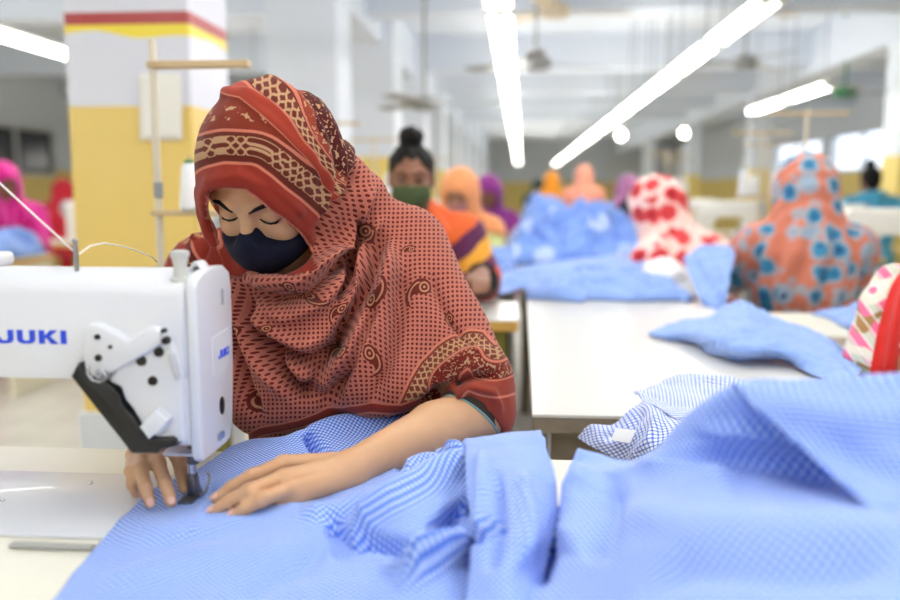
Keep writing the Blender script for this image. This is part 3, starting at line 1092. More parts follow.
tb2 = empty('work_table', (0.62, 0.62, 0), 0, 'cream side table hidden under the big blue bundle', 'table')
MB().prism(rounded_rect(-0.45, 0.5, -0.34, 0.42, 0.03), TZ - 0.10, TZ - 0.07, 'z', bev=0.003).build('table_top', M_cream, tb2, auto=40)
table_legs(tb2, -0.35, 0.4, -0.25, 0.3, TZ - 0.10, M_iron)

rows = [
    [(380, 680, .66), (470, 680, .60), (560, 680, .55), (650, 680, .50), (750, 680, .46), (860, 680, .43), (990, 680, .42)],
    [(440, 605, .75), (500, 600, .72), (570, 600, .66), (650, 600, .58), (750, 600, .52), (860, 600, .49), (990, 600, .48)],
    [(520, 560, .80), (545, 555, .79), (590, 550, .72), (660, 545, .645), (750, 540, .59), (860, 535, .56), (990, 535, .55)],
    [(560, 505, .86), (570, 505, .86), (610, 500, .80), (665, 500, .735), (740, 505, .675), (850, 505, .64), (990, 508, .63)],
    [(566, 485, .885), (578, 485, .88), (615, 482, .84), (668, 478, .80), (735, 480, .765), (840, 482, .74), (990, 485, .73)],
    [(572, 465, .92), (588, 466, .92), (630, 468, .875), (675, 450, .825), (725, 438, .79), (830, 440, .77), (990, 445, .76)],
    [(578, 452, .95), (597, 456, .95), (640, 464, .92), (684, 427, .855), (735, 388, .785), (820, 386, .75), (990, 380, .74)],
    [(580, 468, .99), (600, 480, .99), (645, 480, .98), (690, 450, .95), (745, 405, .90), (830, 402, .88), (990, 395, .86)],
]
bd = K(rows, D)
folds = [
    ([(600, 520), (700, 530), (800, 535), (950, 550)], 20, 0.008),
    ([(690, 455), (740, 462), (800, 470), (850, 480)], 12, -0.010),
    ([(700, 430), (740, 425), (790, 435), (840, 455)], 9, 0.008),
    ([(540, 590), (545, 545), (552, 500), (560, 470)], 9, -0.026),
    ([(590, 470), (580, 500), (570, 560)], 14, 0.012),
    ([(615, 478), (612, 520), (600, 570)], 12, -0.010),
    ([(640, 470), (690, 478), (740, 490)], 10, 0.008),
    ([(640, 600), (690, 575), (800, 580), (900, 570)], 16, -0.007),
]
bundle = sheet('cloth_bundle', bd, 190, 190, M_ging, None, folds, wr=0.009, ws=6.5, rot=0.80, seed=11, thick=0.003)
tag(bundle, 'big blurred heap of pale blue gingham cloth in the right foreground', 'cloth')
# the folded-over flap of the bundle, with its free edge running down to the right
rows = [
    [(728, 392, .80), (790, 388, .78), (860, 385, .76), (1000, 380, .74)],
    [(734, 384, .77), (790, 380, .755), (860, 377, .735), (1000, 372, .715)],
    [(752, 404, .742), (810, 404, .72), (890, 405, .70), (1010, 405, .68)],
    [(800, 446, .700), (850, 446, .685), (920, 446, .665), (1020, 446, .645)],
    [(838, 480, .662), (890, 481, .645), (950, 483, .625), (1030, 486, .61)],
    [(868, 508, .622), (915, 511, .61), (970, 516, .595), (1040, 521, .58)],
    [(872, 513, .628), (918, 516, .616), (972, 521, .60), (1042, 526, .585)],
]
fl = sheet('flap', K(rows, D), 80, 60, M_ging, bundle, [([(760, 400), (850, 420), (960, 420)], 16, 0.004), ([(820, 440), (880, 470), (960, 490)], 14, -0.006)], wr=0.003, ws=10, rot=0.2, seed=21, thick=0.003)

# the panel of the shirt cloth that stands up beside the elbow and runs down to the front
rows = [
    [(472, 450, .79), (508, 446, .79), (543, 442, .79)],
    [(467, 440, .845), (505, 434, .858), (541, 431, .866)],
    [(466, 456, .852), (508, 450, .862), (546, 448, .866)],
    [(466, 480, .846), (510, 475, .860), (554, 474, .852)],
    [(470, 512, .836), (514, 508, .852), (557, 510, .832)],
    [(472, 548, .820), (512, 548, .838), (548, 552, .815)],
    [(468, 600, .806), (503, 605, .818), (538, 610, .803)],
    [(462, 650, .795), (495, 655, .805), (530, 660, .795)],
]
panel = sheet('cloth_panel', K(rows, PZ), 150, 70, M_ging, cl, [
    ([(496, 470), (500, 520), (492, 575)], 6, -0.011), ([(520, 470), (526, 520), (520, 570)], 7, 0.010), ([(470, 545), (490, 525), (505, 520)], 6, -0.010), ([(480, 450), (482, 490), (478, 540)], 5, 0.006)],
    wr=0.0030, ws=16, rot=0.70, seed=61, thick=0.002)

# ---- the small checked piece by the corner of the white table
rows = [
    [(578, 438, 1.42), (590, 425, 1.41), (612, 424, 1.40), (632, 408, 1.40), (648, 398, 1.42)],
    [(592, 447, 1.38), (606, 437, 1.37), (628, 425, 1.36), (648, 408, 1.37), (664, 402, 1.40)],
    [(622, 462, 1.34), (632, 448, 1.33), (646, 430, 1.32), (664, 420, 1.33), (684, 415, 1.38)],
    [(630, 475, 1.30), (645, 462, 1.29), (660, 445, 1.28), (690, 430, 1.30), (720, 418, 1.34)],
]
sm = sheet('checked_piece', K(rows, D), 60, 60, M_ging_big, None, [([(600, 440), (630, 425), (645, 405)], 5, -0.008), ([(630, 465), (650, 440), (660, 410)], 5, 0.007)], wr=0.003, ws=22, rot=0.5, seed=31)
tag(sm, 'small blue and white checked shirt piece hanging over the corner of the white table', 'cloth')
rows = [
    [(636, 395, 1.50), (660, 383, 1.58), (690, 376, 1.63), (730, 378, 1.62), (770, 392, 1.55)],
    [(634, 392, 1.46), (668, 392, 1.50), (700, 392, 1.52), (735, 396, 1.50), (770, 400, 1.47)],
    [(652, 405, 1.38), (680, 408, 1.38), (712, 408, 1.40), (745, 410, 1.40), (775, 412, 1.40)],
    [(676, 420, 1.33), (700, 416, 1.33), (725, 416, 1.34), (750, 416, 1.35), (780, 418, 1.36)],
]
sheet('collar', K(rows, D), 60, 60, M_ging_big, sm, [([(660, 385), (690, 382), (750, 388)], 4, 0.010), ([(640, 396), (680, 402), (720, 412)], 5, -0.006)], wr=0.004, ws=26, rot=0.1, seed=37)
lb = MB().prism([(0, 0), (0.03, 0.002), (0.036, 0.024), (0.004, 0.02)], -0.0006, 0.0006, 'y').build('care_label', M_whitecloth, sm, None)
c = P(611, 440, 1.325); lb.location = c; lb.rotation_euler = (-0.35, 0.25, 0.1)
tag(lb, 'blank white label')
# ================================================================== the woman at the machine
def skin_mat(name, c, c2, sss=0.15):
    m, t, b = newmat(name)
    k = noisex(t, 18.0, 4.0)
    t.links.new(colmix(t, k, lin(c), lin(c2)), b.inputs['Base Color'])
    b.inputs['Roughness'].default_value = 0.48
    b.inputs['Specular IOR Level'].default_value = 0.35
    b.inputs['Subsurface Weight'].default_value = sss
    b.inputs['Subsurface Radius'].default_value = (0.01, 0.004, 0.002)
    b.inputs['Subsurface Scale'].default_value = 0.5
    n = noisex(t, 420.0, 2.0)
    bm = t.nodes.new('ShaderNodeBump'); bm.inputs['Strength'].default_value = 0.12; bm.inputs['Distance'].default_value = 0.001
    t.links.new(n.k, bm.inputs['Height']); t.links.new(bm.outputs[0], b.inputs['Normal'])
    return m


def unit(v):
    v = np.asarray(v, float)
    return v / np.linalg.norm(v)


def head_frame(f, roll=0.0, hint=(1, 0, 0)):
    """Rows: right of the picture, face direction, up of the head."""
    f = unit(f)
    r = np.asarray(hint, float); r = unit(r - f * (r @ f))
    u = np.cross(f, r)
    if u[2] < 0: r, u = -r, -u
    c, s = math.cos(roll), math.sin(roll)
    return np.array([c * r + s * u, f, c * u - s * r])


def head_sdf(p, H, M, s=1.0, ears=True):
    q = ((p - H) @ M.T) / s            # r, f, u
    a = q.copy(); a[:, 0] = np.abs(a[:, 0])      # mirrored half
    d = ell(q, (0, -0.012, 0.028), (0.073, 0.090, 0.083))
    d = smin(d, ell(q, (0, 0.022, -0.035), (0.061, 0.062, 0.074)), 0.03)
    d = smin(d, ell(q, (0, 0.052, -0.088), (0.028, 0.026, 0.020)), 0.03)            # chin
    d = smin(d, cap(a, (0.012, 0.082, 0.022), (0.045, 0.066, 0.020), 0.010, 0.009), 0.014)   # brow
    d = smin(d, ell(a, (0.038, 0.062, -0.030), (0.020, 0.020, 0.020)), 0.02)        # cheek
    d = smax(d, -ell(a, (0.032, 0.090, 0.002), (0.018, 0.012, 0.010)), 0.012)       # eye hollow
    d = smin(d, ell(a, (0.0315, 0.0695, 0.000), (0.0155, 0.0135, 0.0125)), 0.003)   # lidded eye
    d = smin(d, cap(q, (0, 0.083, 0.006), (0, 0.103, -0.030), 0.008, 0.010), 0.010)  # nose
    d = smin(d, ell(a, (0.010, 0.092, -0.034), (0.009, 0.010, 0.008)), 0.006)
    d = smin(d, cap(a, (0.002, 0.084, -0.058), (0.018, 0.076, -0.058), 0.006, 0.004), 0.006)  # upper lip
    d = smin(d, cap(a, (0.002, 0.082, -0.067), (0.015, 0.076, -0.066), 0.0065, 0.004), 0.006)
    if ears:
        d = smin(d, ell(a, (0.074, -0.012, -0.008), (0.008, 0.018, 0.030)), 0.006)
    return d * s


def on_head(H, M, r, f, u, s=1.0):
    return np.asarray(H) + s * (np.array([r, f, u]) @ M)


def face_point(fn, H, M, r, u, lift=0.0, s=1.0):
    """The point of the face that lies in front of (r, u)."""
    lo, hi = 0.0, 0.16
    fs = np.linspace(0.16, 0.0, 161)
    pts = np.array([on_head(H, M, r, f, u, s) for f in fs])
    v = fn(pts)
    i = int(np.argmax(v < 0))
    return pts[i] + M[1] * lift


W_H = np.array([-0.360, 1.238, 1.1645])
W_M = head_frame((-0.17, -0.74, -0.64), roll=math.radians(4))
SH_L = P(402, 252, 1.39); SH_R = P(203, 274, 1.44)
EL_L = P(481, 411, 1.225)
WR_L = PZ(348, 470, .806)
EL_R = np.array([-0.545, 1.36, 0.81]); WR_R = np.array([-0.425, 1.105, 0.832])


def zt(L):
    return [PZ(*q) for q in L]


HAND_L = dict(wr=WR_L, mcp=zt([(283, 463, .812), (284, 477, .814), (290, 489, .807), (299, 496, .797)]),
              fing=[zt([(283, 463, .812), (252, 476, .812), (232, 487, .800), (216, 499, .787)]),
                    zt([(284, 477, .814), (250, 491, .812), (230, 501, .800), (213, 512, .787)]),
                    zt([(290, 489, .807), (262, 499, .807), (246, 508, .797), (233, 516, .787)]),
                    zt([(299, 496, .797), (280, 501, .795), (267, 506, .789), (256, 508, .785)])],
              thumb=zt([(330, 466, .803), (300, 463, .797), (274, 468, .789), (255, 476, .786)]))
HAND_R = dict(wr=WR_R, mcp=[PZ(168, 446, .826), PZ(153, 446, .83), PZ(141, 449, .828), PZ(133, 455, .822)],
              fing=[zt([(168, 446, .826), (177, 456, .818), (181, 472, .806), (184, 489, .789)]),
                    zt([(153, 446, .83), (158, 463, .82), (165, 483, .806), (171, 502, .787)]),
                    zt([(141, 449, .828), (141, 468, .818), (145, 486, .806), (150, 503, .787)]),
                    zt([(133, 455, .822), (131, 471, .814), (132, 484, .802), (136, 494, .788)])],
              thumb=[WR_R + np.array([0.02, -0.015, -0.01]), PZ(186, 452, .812), PZ(188, 468, .80), PZ(190, 480, .79)])


def hand_sdf(p, h, s=1.0):
    wr, mcp = h['wr'], h['mcp']
    c = sum(mcp) / 4
    d = None
    for i, m in enumerate(mcp):
        w0 = wr + (m - c) * 0.45
        e = cap(p, w0, m, 0.0135 * s, (0.0105, 0.0108, 0.010, 0.0092)[i] * s)
        d = e if d is None else smin(d, e, 0.012 * s)
    d = smin(d, cap(p, wr, wr * 0.45 + c * 0.55, 0.019 * s, 0.014 * s), 0.014 * s)
    for i, f in enumerate(h['fing']):
        r = (0.0088, 0.0090, 0.0086, 0.0076)[i] * s
        e = chain(p, f, [r * 1.06, r * 1.0, r * 0.9, r * 0.76], 0.003)
        e = smin(e, cap(p, f[1], f[1] + 1e-5, r * 1.04), 0.003)
        d = smin(d, e, 0.0045 * s)
    t = h['thumb']
    d = smin(d, chain(p, t, [0.014 * s, 0.0108 * s, 0.0096 * s, 0.0082 * s], 0.004), 0.008 * s)
    return d


def w_head(p):
    return head_sdf(p, W_H, W_M)


def w_body(p):
    d = w_head(p)
    neck = np.array([-0.345, 1.335, 1.075])
    d = smin(d, cap(p, W_H + np.array([0.0, 0.035, -0.035]), neck, 0.056, 0.058), 0.02)
    d = smin(d, cap(p, SH_L + np.array([-0.03, 0.03, -0.03]), SH_R + np.array([0.03, 0.03, -0.03]), 0.05), 0.04)
    d = smin(d, cap(p, neck, np.array([-0.34, 1.45, 0.72]), 0.075, 0.11), 0.04)
    d = smin(d, cap(p, SH_L + np.array([-0.01, 0.01, -0.02]), EL_L, 0.045, 0.040), 0.02)
    d = smin(d, cap(p, SH_R + np.array([0.01, 0.01, -0.02]), EL_R, 0.045, 0.038), 0.02)
    mid = EL_L * 0.62 + WR_L * 0.38
    d = smin(d, chain(p, [EL_L, mid + np.array([0, 0, 0.003]), WR_L], [0.0385, 0.0365, 0.0225], 0.01), 0.015)
    d = smin(d, chain(p, [EL_R, EL_R * 0.6 + WR_R * 0.4, WR_R], [0.038, 0.036, 0.022], 0.01), 0.015)
    d = smin(d, hand_sdf(p, HAND_L), 0.012)
    d = smin(d, hand_sdf(p, HAND_R), 0.012)
    return d


woman = empty('person', (-0.35, 1.45, 0), 0, 'woman in a rust red paisley headscarf and navy face mask guiding cloth under the needle', 'person')
WO = np.array([-0.35, 1.45, 0])


def sdf_part(name, fn, lo, hi, h, mt, parent, org, it=2):
    V, F = nets(fn, lo, hi, h)
    if it: V = relax(V, F, it)
    me = mesh_np(name, V - org, F)
    return link(name, me, mt, parent, smooth=True), V, F


M_skin = skin_mat('warm_skin', (196, 150, 112), (212, 168, 130))
body, BV, BF = sdf_part('body', w_body, (-0.66, 0.90, 0.60), (0.06, 1.60, 1.32), 0.0028, M_skin, woman, WO, 1)

# brows, lashes and the closed lid line
M_hair = mat('black_hair', (14, 12, 12), 0.55, spec=0.2)
for s in (-1, 1):
    b = MB()
    pts = [face_point(w_head, W_H, W_M, s * r, u, 0.0008) - WO for r, u in ((0.012, 0.0180), (0.022, 0.0230), (0.034, 0.0255), (0.045, 0.0225), (0.052, 0.0165))]
    b.tube(pts, [0.0014, 0.0028, 0.0032, 0.0024, 0.0008], n=8)
    b.build('eyebrow', M_hair, woman, smooth=True)
    b = MB()
    pts = [face_point(w_head, W_H, W_M, s * r, u, 0.0010) - WO for r, u in ((0.0165, -0.0030), (0.023, -0.0066), (0.0315, -0.0082), (0.040, -0.0068), (0.048, -0.002))]
    b.tube(pts, [0.0009, 0.0019, 0.0024, 0.0022, 0.001], n=8)
    b.build('eyelashes', M_hair, woman, smooth=True)

# nails
M_nail = mat('nail', (226, 178, 160), 0.3, spec=0.5)
for hnd, which in ((HAND_L, (0, 1, 2)), (HAND_R, (1, 2, 3))):
    for i in which:
        f = hnd['fing'][i]
        t = unit(f[3] - f[2]); up = unit(np.array([0, -0.35, 1.0]) - t * (np.array([0, -0.35, 1.0]) @ t)); sd = np.cross(t, up)
        c = f[3] + up * 0.0056 - t * 0.0005 - WO
        R3 = Matrix(np.stack([sd, t, up], 1).tolist())
        n_o = MB().ball((0, 0, 0), 1.0, n=14, s=(0.0048, 0.0062, 0.0016), rot=None).build('fingernail', M_nail, woman, smooth=True)
        n_o.location = c; n_o.rotation_euler = R3.to_euler()

# ------------------------------------------------------------------ face mask
def mask_top(r):
    k = np.clip((r - 0.006) / 0.018, 0, 1)
    return -0.011 - 0.022 * k * k * (3 - 2 * k) - 0.30 * np.maximum(r - 0.024, 0)


def w_mask(p):
    q = (p - W_H) @ W_M.T
    outer = head_sdf(p, W_H, W_M, ears=False)
    # a tent over nose and chin
    d = ell(q, (0, 0.030, -0.052), (0.0685, 0.083, 0.060))
    d = smin(d, cap(q, (0, 0.086, -0.026), (0, 0.078, -0.075), 0.018, 0.016), 0.035)
    d = smin(d, outer - 0.0025, 0.004)
    top = q[:, 2] - mask_top(np.abs(q[:, 0]))
    bot = -(q[:, 2] + 0.113)
    back = -(q[:, 1] - 0.0 - 0.0 * q[:, 2])
    d = np.maximum(np.maximum(np.maximum(d, top), bot), back)
    return d


M_mask = mat('navy_cloth', (20, 24, 42), 0.8, spec=0.2, bump=0.15, bs=700)
mk, _, _ = sdf_part('face_mask', w_mask, W_H - 0.16, W_H + 0.16, 0.003, M_mask, woman, WO, 2)
for s in (-1, 1):
    b = MB()
    pts = [on_head(W_H, W_M, s * a, f, u) - WO for a, f, u in ((0.064, 0.02, -0.03), (0.075, 0.0, -0.018), (0.081, -0.018, 0.008), (0.078, -0.03, 0.0), (0.072, -0.02, -0.04), (0.064, 0.01, -0.075))]
    b.tube(pts, 0.0014, n=6); b.build('ear_loop', M_mask, mk, smooth=True)

# ------------------------------------------------------------------ the big shawl
OPEN_C = np.array([0.004, 0, -0.030]); OPEN_R = (0.0615, 0.075)


OPENP = [(217, 242), (211, 224), (208, 207), (208, 195), (213, 189), (225, 186), (247, 187), (258, 195), (272, 207), (287, 218), (300, 230), (310, 243), (312, 256), (302, 267), (285, 275), (256, 281), (232, 276), (221, 262)]
AXL = unit(WR_L - EL_L)
SLV_C = EL_L + AXL * 0.020
SLV_N = unit(AXL - 0.75 * unit(np.array([0, 0, 1.0]) - AXL * AXL[2]))


def w_shawl(p):
    c0 = np.array([-0.361, 1.240, 1.181])
    d = ell(p, c0, (0.098, 0.124, 0.118))
    d = smin(d, head_sdf(p, W_H, W_M, ears=False) - 0.010, 0.02)
    q = (p - W_H) @ W_M.T
    # wrap round the jaw and under the chin
    d = smin(d, ell(q, (0.004, -0.005, -0.045), (0.084, 0.085, 0.100)), 0.03)
    d = smin(d, cap(p, (-0.335, 1.31, 1.17), P(352, 205, 1.36), 0.086, 0.062), 0.03)
    d = smin(d, chain(p, [P(203, 190, 1.235), P(206, 214, 1.225), P(214, 242, 1.225)], [0.012, 0.009, 0.008], 0.01), 0.012)
    d = smin(d, chain(p, [on_head(W_H, W_M, -0.080, 0.006, 0.045), on_head(W_H, W_M, -0.085, 0.008, 0.0), on_head(W_H, W_M, -0.081, 0.008, -0.04), on_head(W_H, W_M, -0.066, 0.010, -0.085)], [0.016, 0.016, 0.016, 0.016], 0.01), 0.010)
    # shoulders and back
    d = smin(d, cap(p, SH_L, (-0.34, 1.42, 1.06), 0.066, 0.10), 0.03)
    d = smin(d, cap(p, SH_R + np.array([0.02, 0.0, 0.0]), (-0.36, 1.42, 1.06), 0.06, 0.10), 0.03)
    # chest and lap drape
    d = smin(d, cap(p, (-0.335, 1.37, 1.04), (-0.30, 1.37, 0.80), 0.10, 0.125), 0.04)
    d = smin(d, cap(p, P(300, 290, 1.24), P(300, 380, 1.25), 0.06, 0.075), 0.04)
    d = smin(d, cap(p, P(250, 300, 1.27), P(262, 400, 1.26), 0.05, 0.055), 0.04)
    # left arm under the cloth, and the web of cloth between arm and chest
    d = smin(d, cap(p, SH_L, P(470, 378, 1.24), 0.072, 0.060), 0.035)
    d = smin(d, cap(p, P(380, 300, 1.30), P(400, 370, 1.24), 0.06, 0.058), 0.04)
    d = smin(d, cap(p, P(330, 330, 1.25), P(370, 380, 1.23), 0.055, 0.05), 0.04)
    d = smin(d, cap(p, P(330, 405, 1.31), P(450, 402, 1.30), 0.034, 0.03), 0.03)
    # right arm
    d = smin(d, cap(p, SH_R, EL_R + np.array([0.0, 0.02, 0.02]), 0.062, 0.058), 0.035)
    # forearm sleeve mouth
    ax = unit(WR_L - EL_L)
    d = smin(d, cap(p, P(472, 388, 1.24), EL_L, 0.056, 0.050), 0.03)
    # the face opening: everything in front of the face inside the hem line
    qp = proj(p)
    dd, _, _, _ = pline(qp, OPENP + OPENP[:1])
    dep = (p - CO) @ CF
    sd = np.where(inpoly(qp, OPENP), -dd, dd) * dep / FPX
    hole = np.maximum(sd, 0.028 - q[:, 1])
    d = smax(d, -hole, 0.007)
    # the mouth of the sleeve
    pl = (p - SLV_C) @ SLV_N
    near = cap(p, SLV_C - ax * 0.02, WR_L + ax * 0.05, 0.062, 0.07)
    d = smax(d, -np.maximum(near, -pl), 0.004)
    d = smax(d, -np.maximum(cap(p, EL_L, WR_L, 0.0415, 0.0405), -(pl + 0.03)), 0.003)
    return d


V, F = nets(w_shawl, (-0.72, 1.02, 0.60), (0.12, 1.62, 1.36), 0.0032)
V = relax(V, F, 3)
N = normals(V, F)
q = proj(V)

HEM = [(217, 244), (211, 224), (208, 207), (208, 195), (213, 189), (225, 186), (247, 187), (258, 195), (272, 207), (287, 218), (300, 230), (310, 243), (313, 252)]
FOLD = [(150, 190), (196, 128), (201, 112), (206, 101), (218, 96), (240, 100), (260, 116), (284, 138), (304, 158), (318, 176), (330, 200), (326, 228)]
HEADP = [(160, 60), (345, 60), (353, 150), (352, 166), (338, 190), (326, 214), (314, 246), (312, 275), (190, 282), (185, 240), (160, 235)]
facing = np.clip((N @ np.array([0.0, -0.85, 0.4])) * 3 + 0.6, 0, 1)
d1, s1, arc1, _ = pline(q, HEM)
d2, s2, arc2, _ = pline(q, FOLD)
headm = inpoly(q, HEADP) & (V[:, 1] < 1.40)
sg2 = -s2 * d2          # positive above / right of the fold
disp = np.zeros(len(V))
# upper layer laid over the lower one
lay = 1 / (1 + np.exp(-np.clip(sg2 / 1.3, -30, 30)))
disp += np.where(headm, lay * 0.0065, 0) * facing
brim = np.exp(-(d1 / 11.0) ** 2) * (s1 < 0) * headm
disp += 0.0075 * brim * facing
# gathered pleats at the back of the head
for L_, wd, hh in (([(205, 98), (240, 90), (275, 110), (305, 140), (322, 175)], 4, 0.003),
                   ([(222, 90), (255, 90), (290, 118), (315, 155), (323, 190)], 3, -0.0025),
                   ([(262, 78), (295, 98), (318, 130), (328, 175), (325, 210)], 3.5, 0.003),
                   ([(280, 78), (308, 102), (328, 138), (335, 175), (330, 205)], 3, -0.004),
                   ([(300, 88), (322, 112), (338, 150), (340, 180), (332, 205)], 3, 0.004),
                   ([(312, 92), (334, 125), (346, 158), (345, 185)], 3, -0.004),
                   ([(205, 165), (240, 158), (275, 170), (305, 200)], 6, -0.002),
                   ([(210, 180), (240, 174), (270, 186), (300, 212)], 4, 0.0025),
                   ([(240, 165), (268, 185), (295, 212), (308, 232)], 4, -0.002)):
    d, s, a, tt = pline(q, L_)
    disp += 1.7 * hh * np.exp(-(d / wd) ** 2) * headm * facing
# folds of the drape: (line, width px, height m)
FOLDS = [
    ([(312, 248), (322, 226), (340, 200), (356, 172)], 5, -0.010),
    ([(330, 262), (350, 230), (366, 196), (372, 185)], 6, 0.007),
    ([(235, 268), (262, 285), (298, 284), (325, 262), (345, 232)], 6, 0.008),
    ([(245, 285), (275, 300), (310, 296), (336, 270), (356, 230)], 6, -0.008),
    ([(255, 300), (285, 320), (320, 305), (345, 270), (362, 225)], 7, 0.006),
    ([(340, 300), (352, 262), (357, 225), (354, 215)], 5, -0.012),
    ([(335, 330), (360, 280), (372, 235), (385, 215)], 6, 0.008),
    ([(300, 400), (345, 330), (370, 270), (380, 240)], 6, -0.011),
    ([(340, 400), (372, 330), (388, 270), (395, 240)], 8, 0.008),
    ([(372, 405), (395, 340), (402, 290), (408, 262)], 8, -0.006),
    ([(262, 335), (285, 352), (312, 362), (335, 345), (355, 300)], 6, -0.011),
    ([(250, 310), (272, 332), (300, 346), (322, 338)], 8, 0.008),
    ([(242, 285), (250, 320), (268, 350), (296, 385), (325, 400)], 6, -0.010),
    ([(232, 280), (240, 320), (262, 365), (290, 400)], 8, 0.007),
    ([(228, 300), (232, 345), (245, 390), (262, 420)], 7, -0.006),
    ([(275, 350), (300, 375), (325, 378), (352, 350), (368, 310)], 8, 0.007),
    ([(325, 405), (350, 370), (366, 330), (380, 300)], 7, -0.009),
    ([(430, 270), (445, 310), (470, 345)], 10, -0.003),
    ([(410, 400), (440, 370), (470, 352), (497, 352)], 5, 0.003),
    ([(430, 400), (455, 380), (480, 372), (505, 380)], 5, -0.004),
    ([(450, 400), (470, 386), (492, 392), (502, 415)], 4, 0.004),
    ([(420, 408), (445, 388), (470, 378), (500, 372)], 4, -0.004),
    ([(200, 235), (190, 255), (175, 275)], 5, 0.006),
    ([(212, 240), (202, 260), (190, 285)], 4, -0.006),
]
body_m = ~headm
fd = np.zeros(len(V))
for L_, wd, hh in FOLDS:
    d, s, a, tt = pline(q, L_)
    end = np.clip(np.minimum(tt, 1 - tt) / 0.2 + 0.12, 0, 1)
    fd += hh * np.exp(-(d / wd) ** 2) * end
    if hh < 0:
        fd -= 0.0022 * np.exp(-(d / 2.4) ** 2) * end
disp += 3.1 * fd * np.where(headm, 0.25, 1.0) * facing
nz = fnoise(V, 13.0, 2.0)
disp += nz * 0.004 * body_m + fnoise(V, 45.0, 6.0) * 0.0009
V2 = V + N * disp[:, None]
V2 = relax(V2, F, 1, 0.4)
me = mesh_np('shawl', V2 - WO, F)
# pattern coordinates, fixed on the cloth
BORD = [(380, 425), (398, 400), (408, 380), (420, 360), (436, 344), (452, 333), (468, 327), (484, 329), (496, 342)]
HEMB = [(225, 452), (260, 432), (300, 424), (330, 413), (370, 409), (402, 408), (422, 400)]
d3, s3, arc3, _ = pline(q, BORD)
d4, s4, arc4, _ = pline(q, HEMB)
sl = np.where((s3 > 0), d3, -d3)
SHX = [(160, 290), (170, 268), (185, 245), (205, 226)]
d5, s5, arc5, _ = pline(q, SHX)
attr(me, 'hem', np.where(s1 < 0, d1, -d1))
cv = np.clip((arc2 - 175) / 80, 0, 1); cv = cv * cv * (3 - 2 * cv)
attr(me, 'lay', sg2 * (1 + 1.5 * cv))
attr(me, 'headm', headm.astype(float))
attr(me, 'arcs', np.stack([arc1, arc2, arc3], 1))
attr(me, 'bord', sl)
attr(me, 'low', d4)
attr(me, 'shd', np.where((q[:, 0] < 222) & (q[:, 1] > 205) & ~headm, 1.0, 0.0))
attr(me, 'dots', np.stack([q[:, 0] + fd * 80 + 7 * fnoise(V, 5.0, 1.0), q[:, 1] + 50 * fd + 8 * fnoise(V, 4.0, 4.0), np.zeros(len(V))], 1))


def paisley_nodes(t, u, v, items):
    """Teardrop motifs: returns (body mask, outline mask)."""
    bm_, om_ = None, None
    for cx, cy, ang, s, fl in items:
        c, sn = math.cos(math.radians(ang)), math.sin(math.radians(ang))
        du = u - cx; dv = v - cy
        a = (du * c + dv * sn) * (1.0 / s)
        b = (dv * c - du * sn) * (1.0 * fl / s)
        b = b * 1.3
        big = (a * a + b * b).sq()
        s1 = ((a + 0.5) * (a + 0.5) + b * b).sq(); s2 = ((a - 0.5) * (a - 0.5) + b * b).sq()
        q1 = (big.lt(1.0) * b.gt(0.0)).mx(s1.lt(0.5)) * s2.gt(0.46)
        q23 = (s1.band(0.24, 0.36)).mx(big.band(0.70, 0.82) * b.gt(0.05) * a.gt(-0.6)).mx(s1.lt(0.09)) * q1
        bm_ = q1 if bm_ is None else bm_.mx(q1)
        om_ = q23 if om_ is None else om_.mx(q23)
    return bm_, om_


def lattice(a, b, r, w):
    """Interlaced rings along a band: a along it, b across it."""
    m_ = None
    for oa, ob in ((0.0, -0.5), (0.5, 0.0), (0.0, 0.5)):
        x = ((a / (1.3 * r) + oa).fr() - 0.5) * 1.3
        y = b / r - ob * 1.5
        e = ((x * x + y * y * 1.2).sq() - 0.58).ab().lt(w)
        m_ = e if m_ is None else m_.mx(e)
    return m_


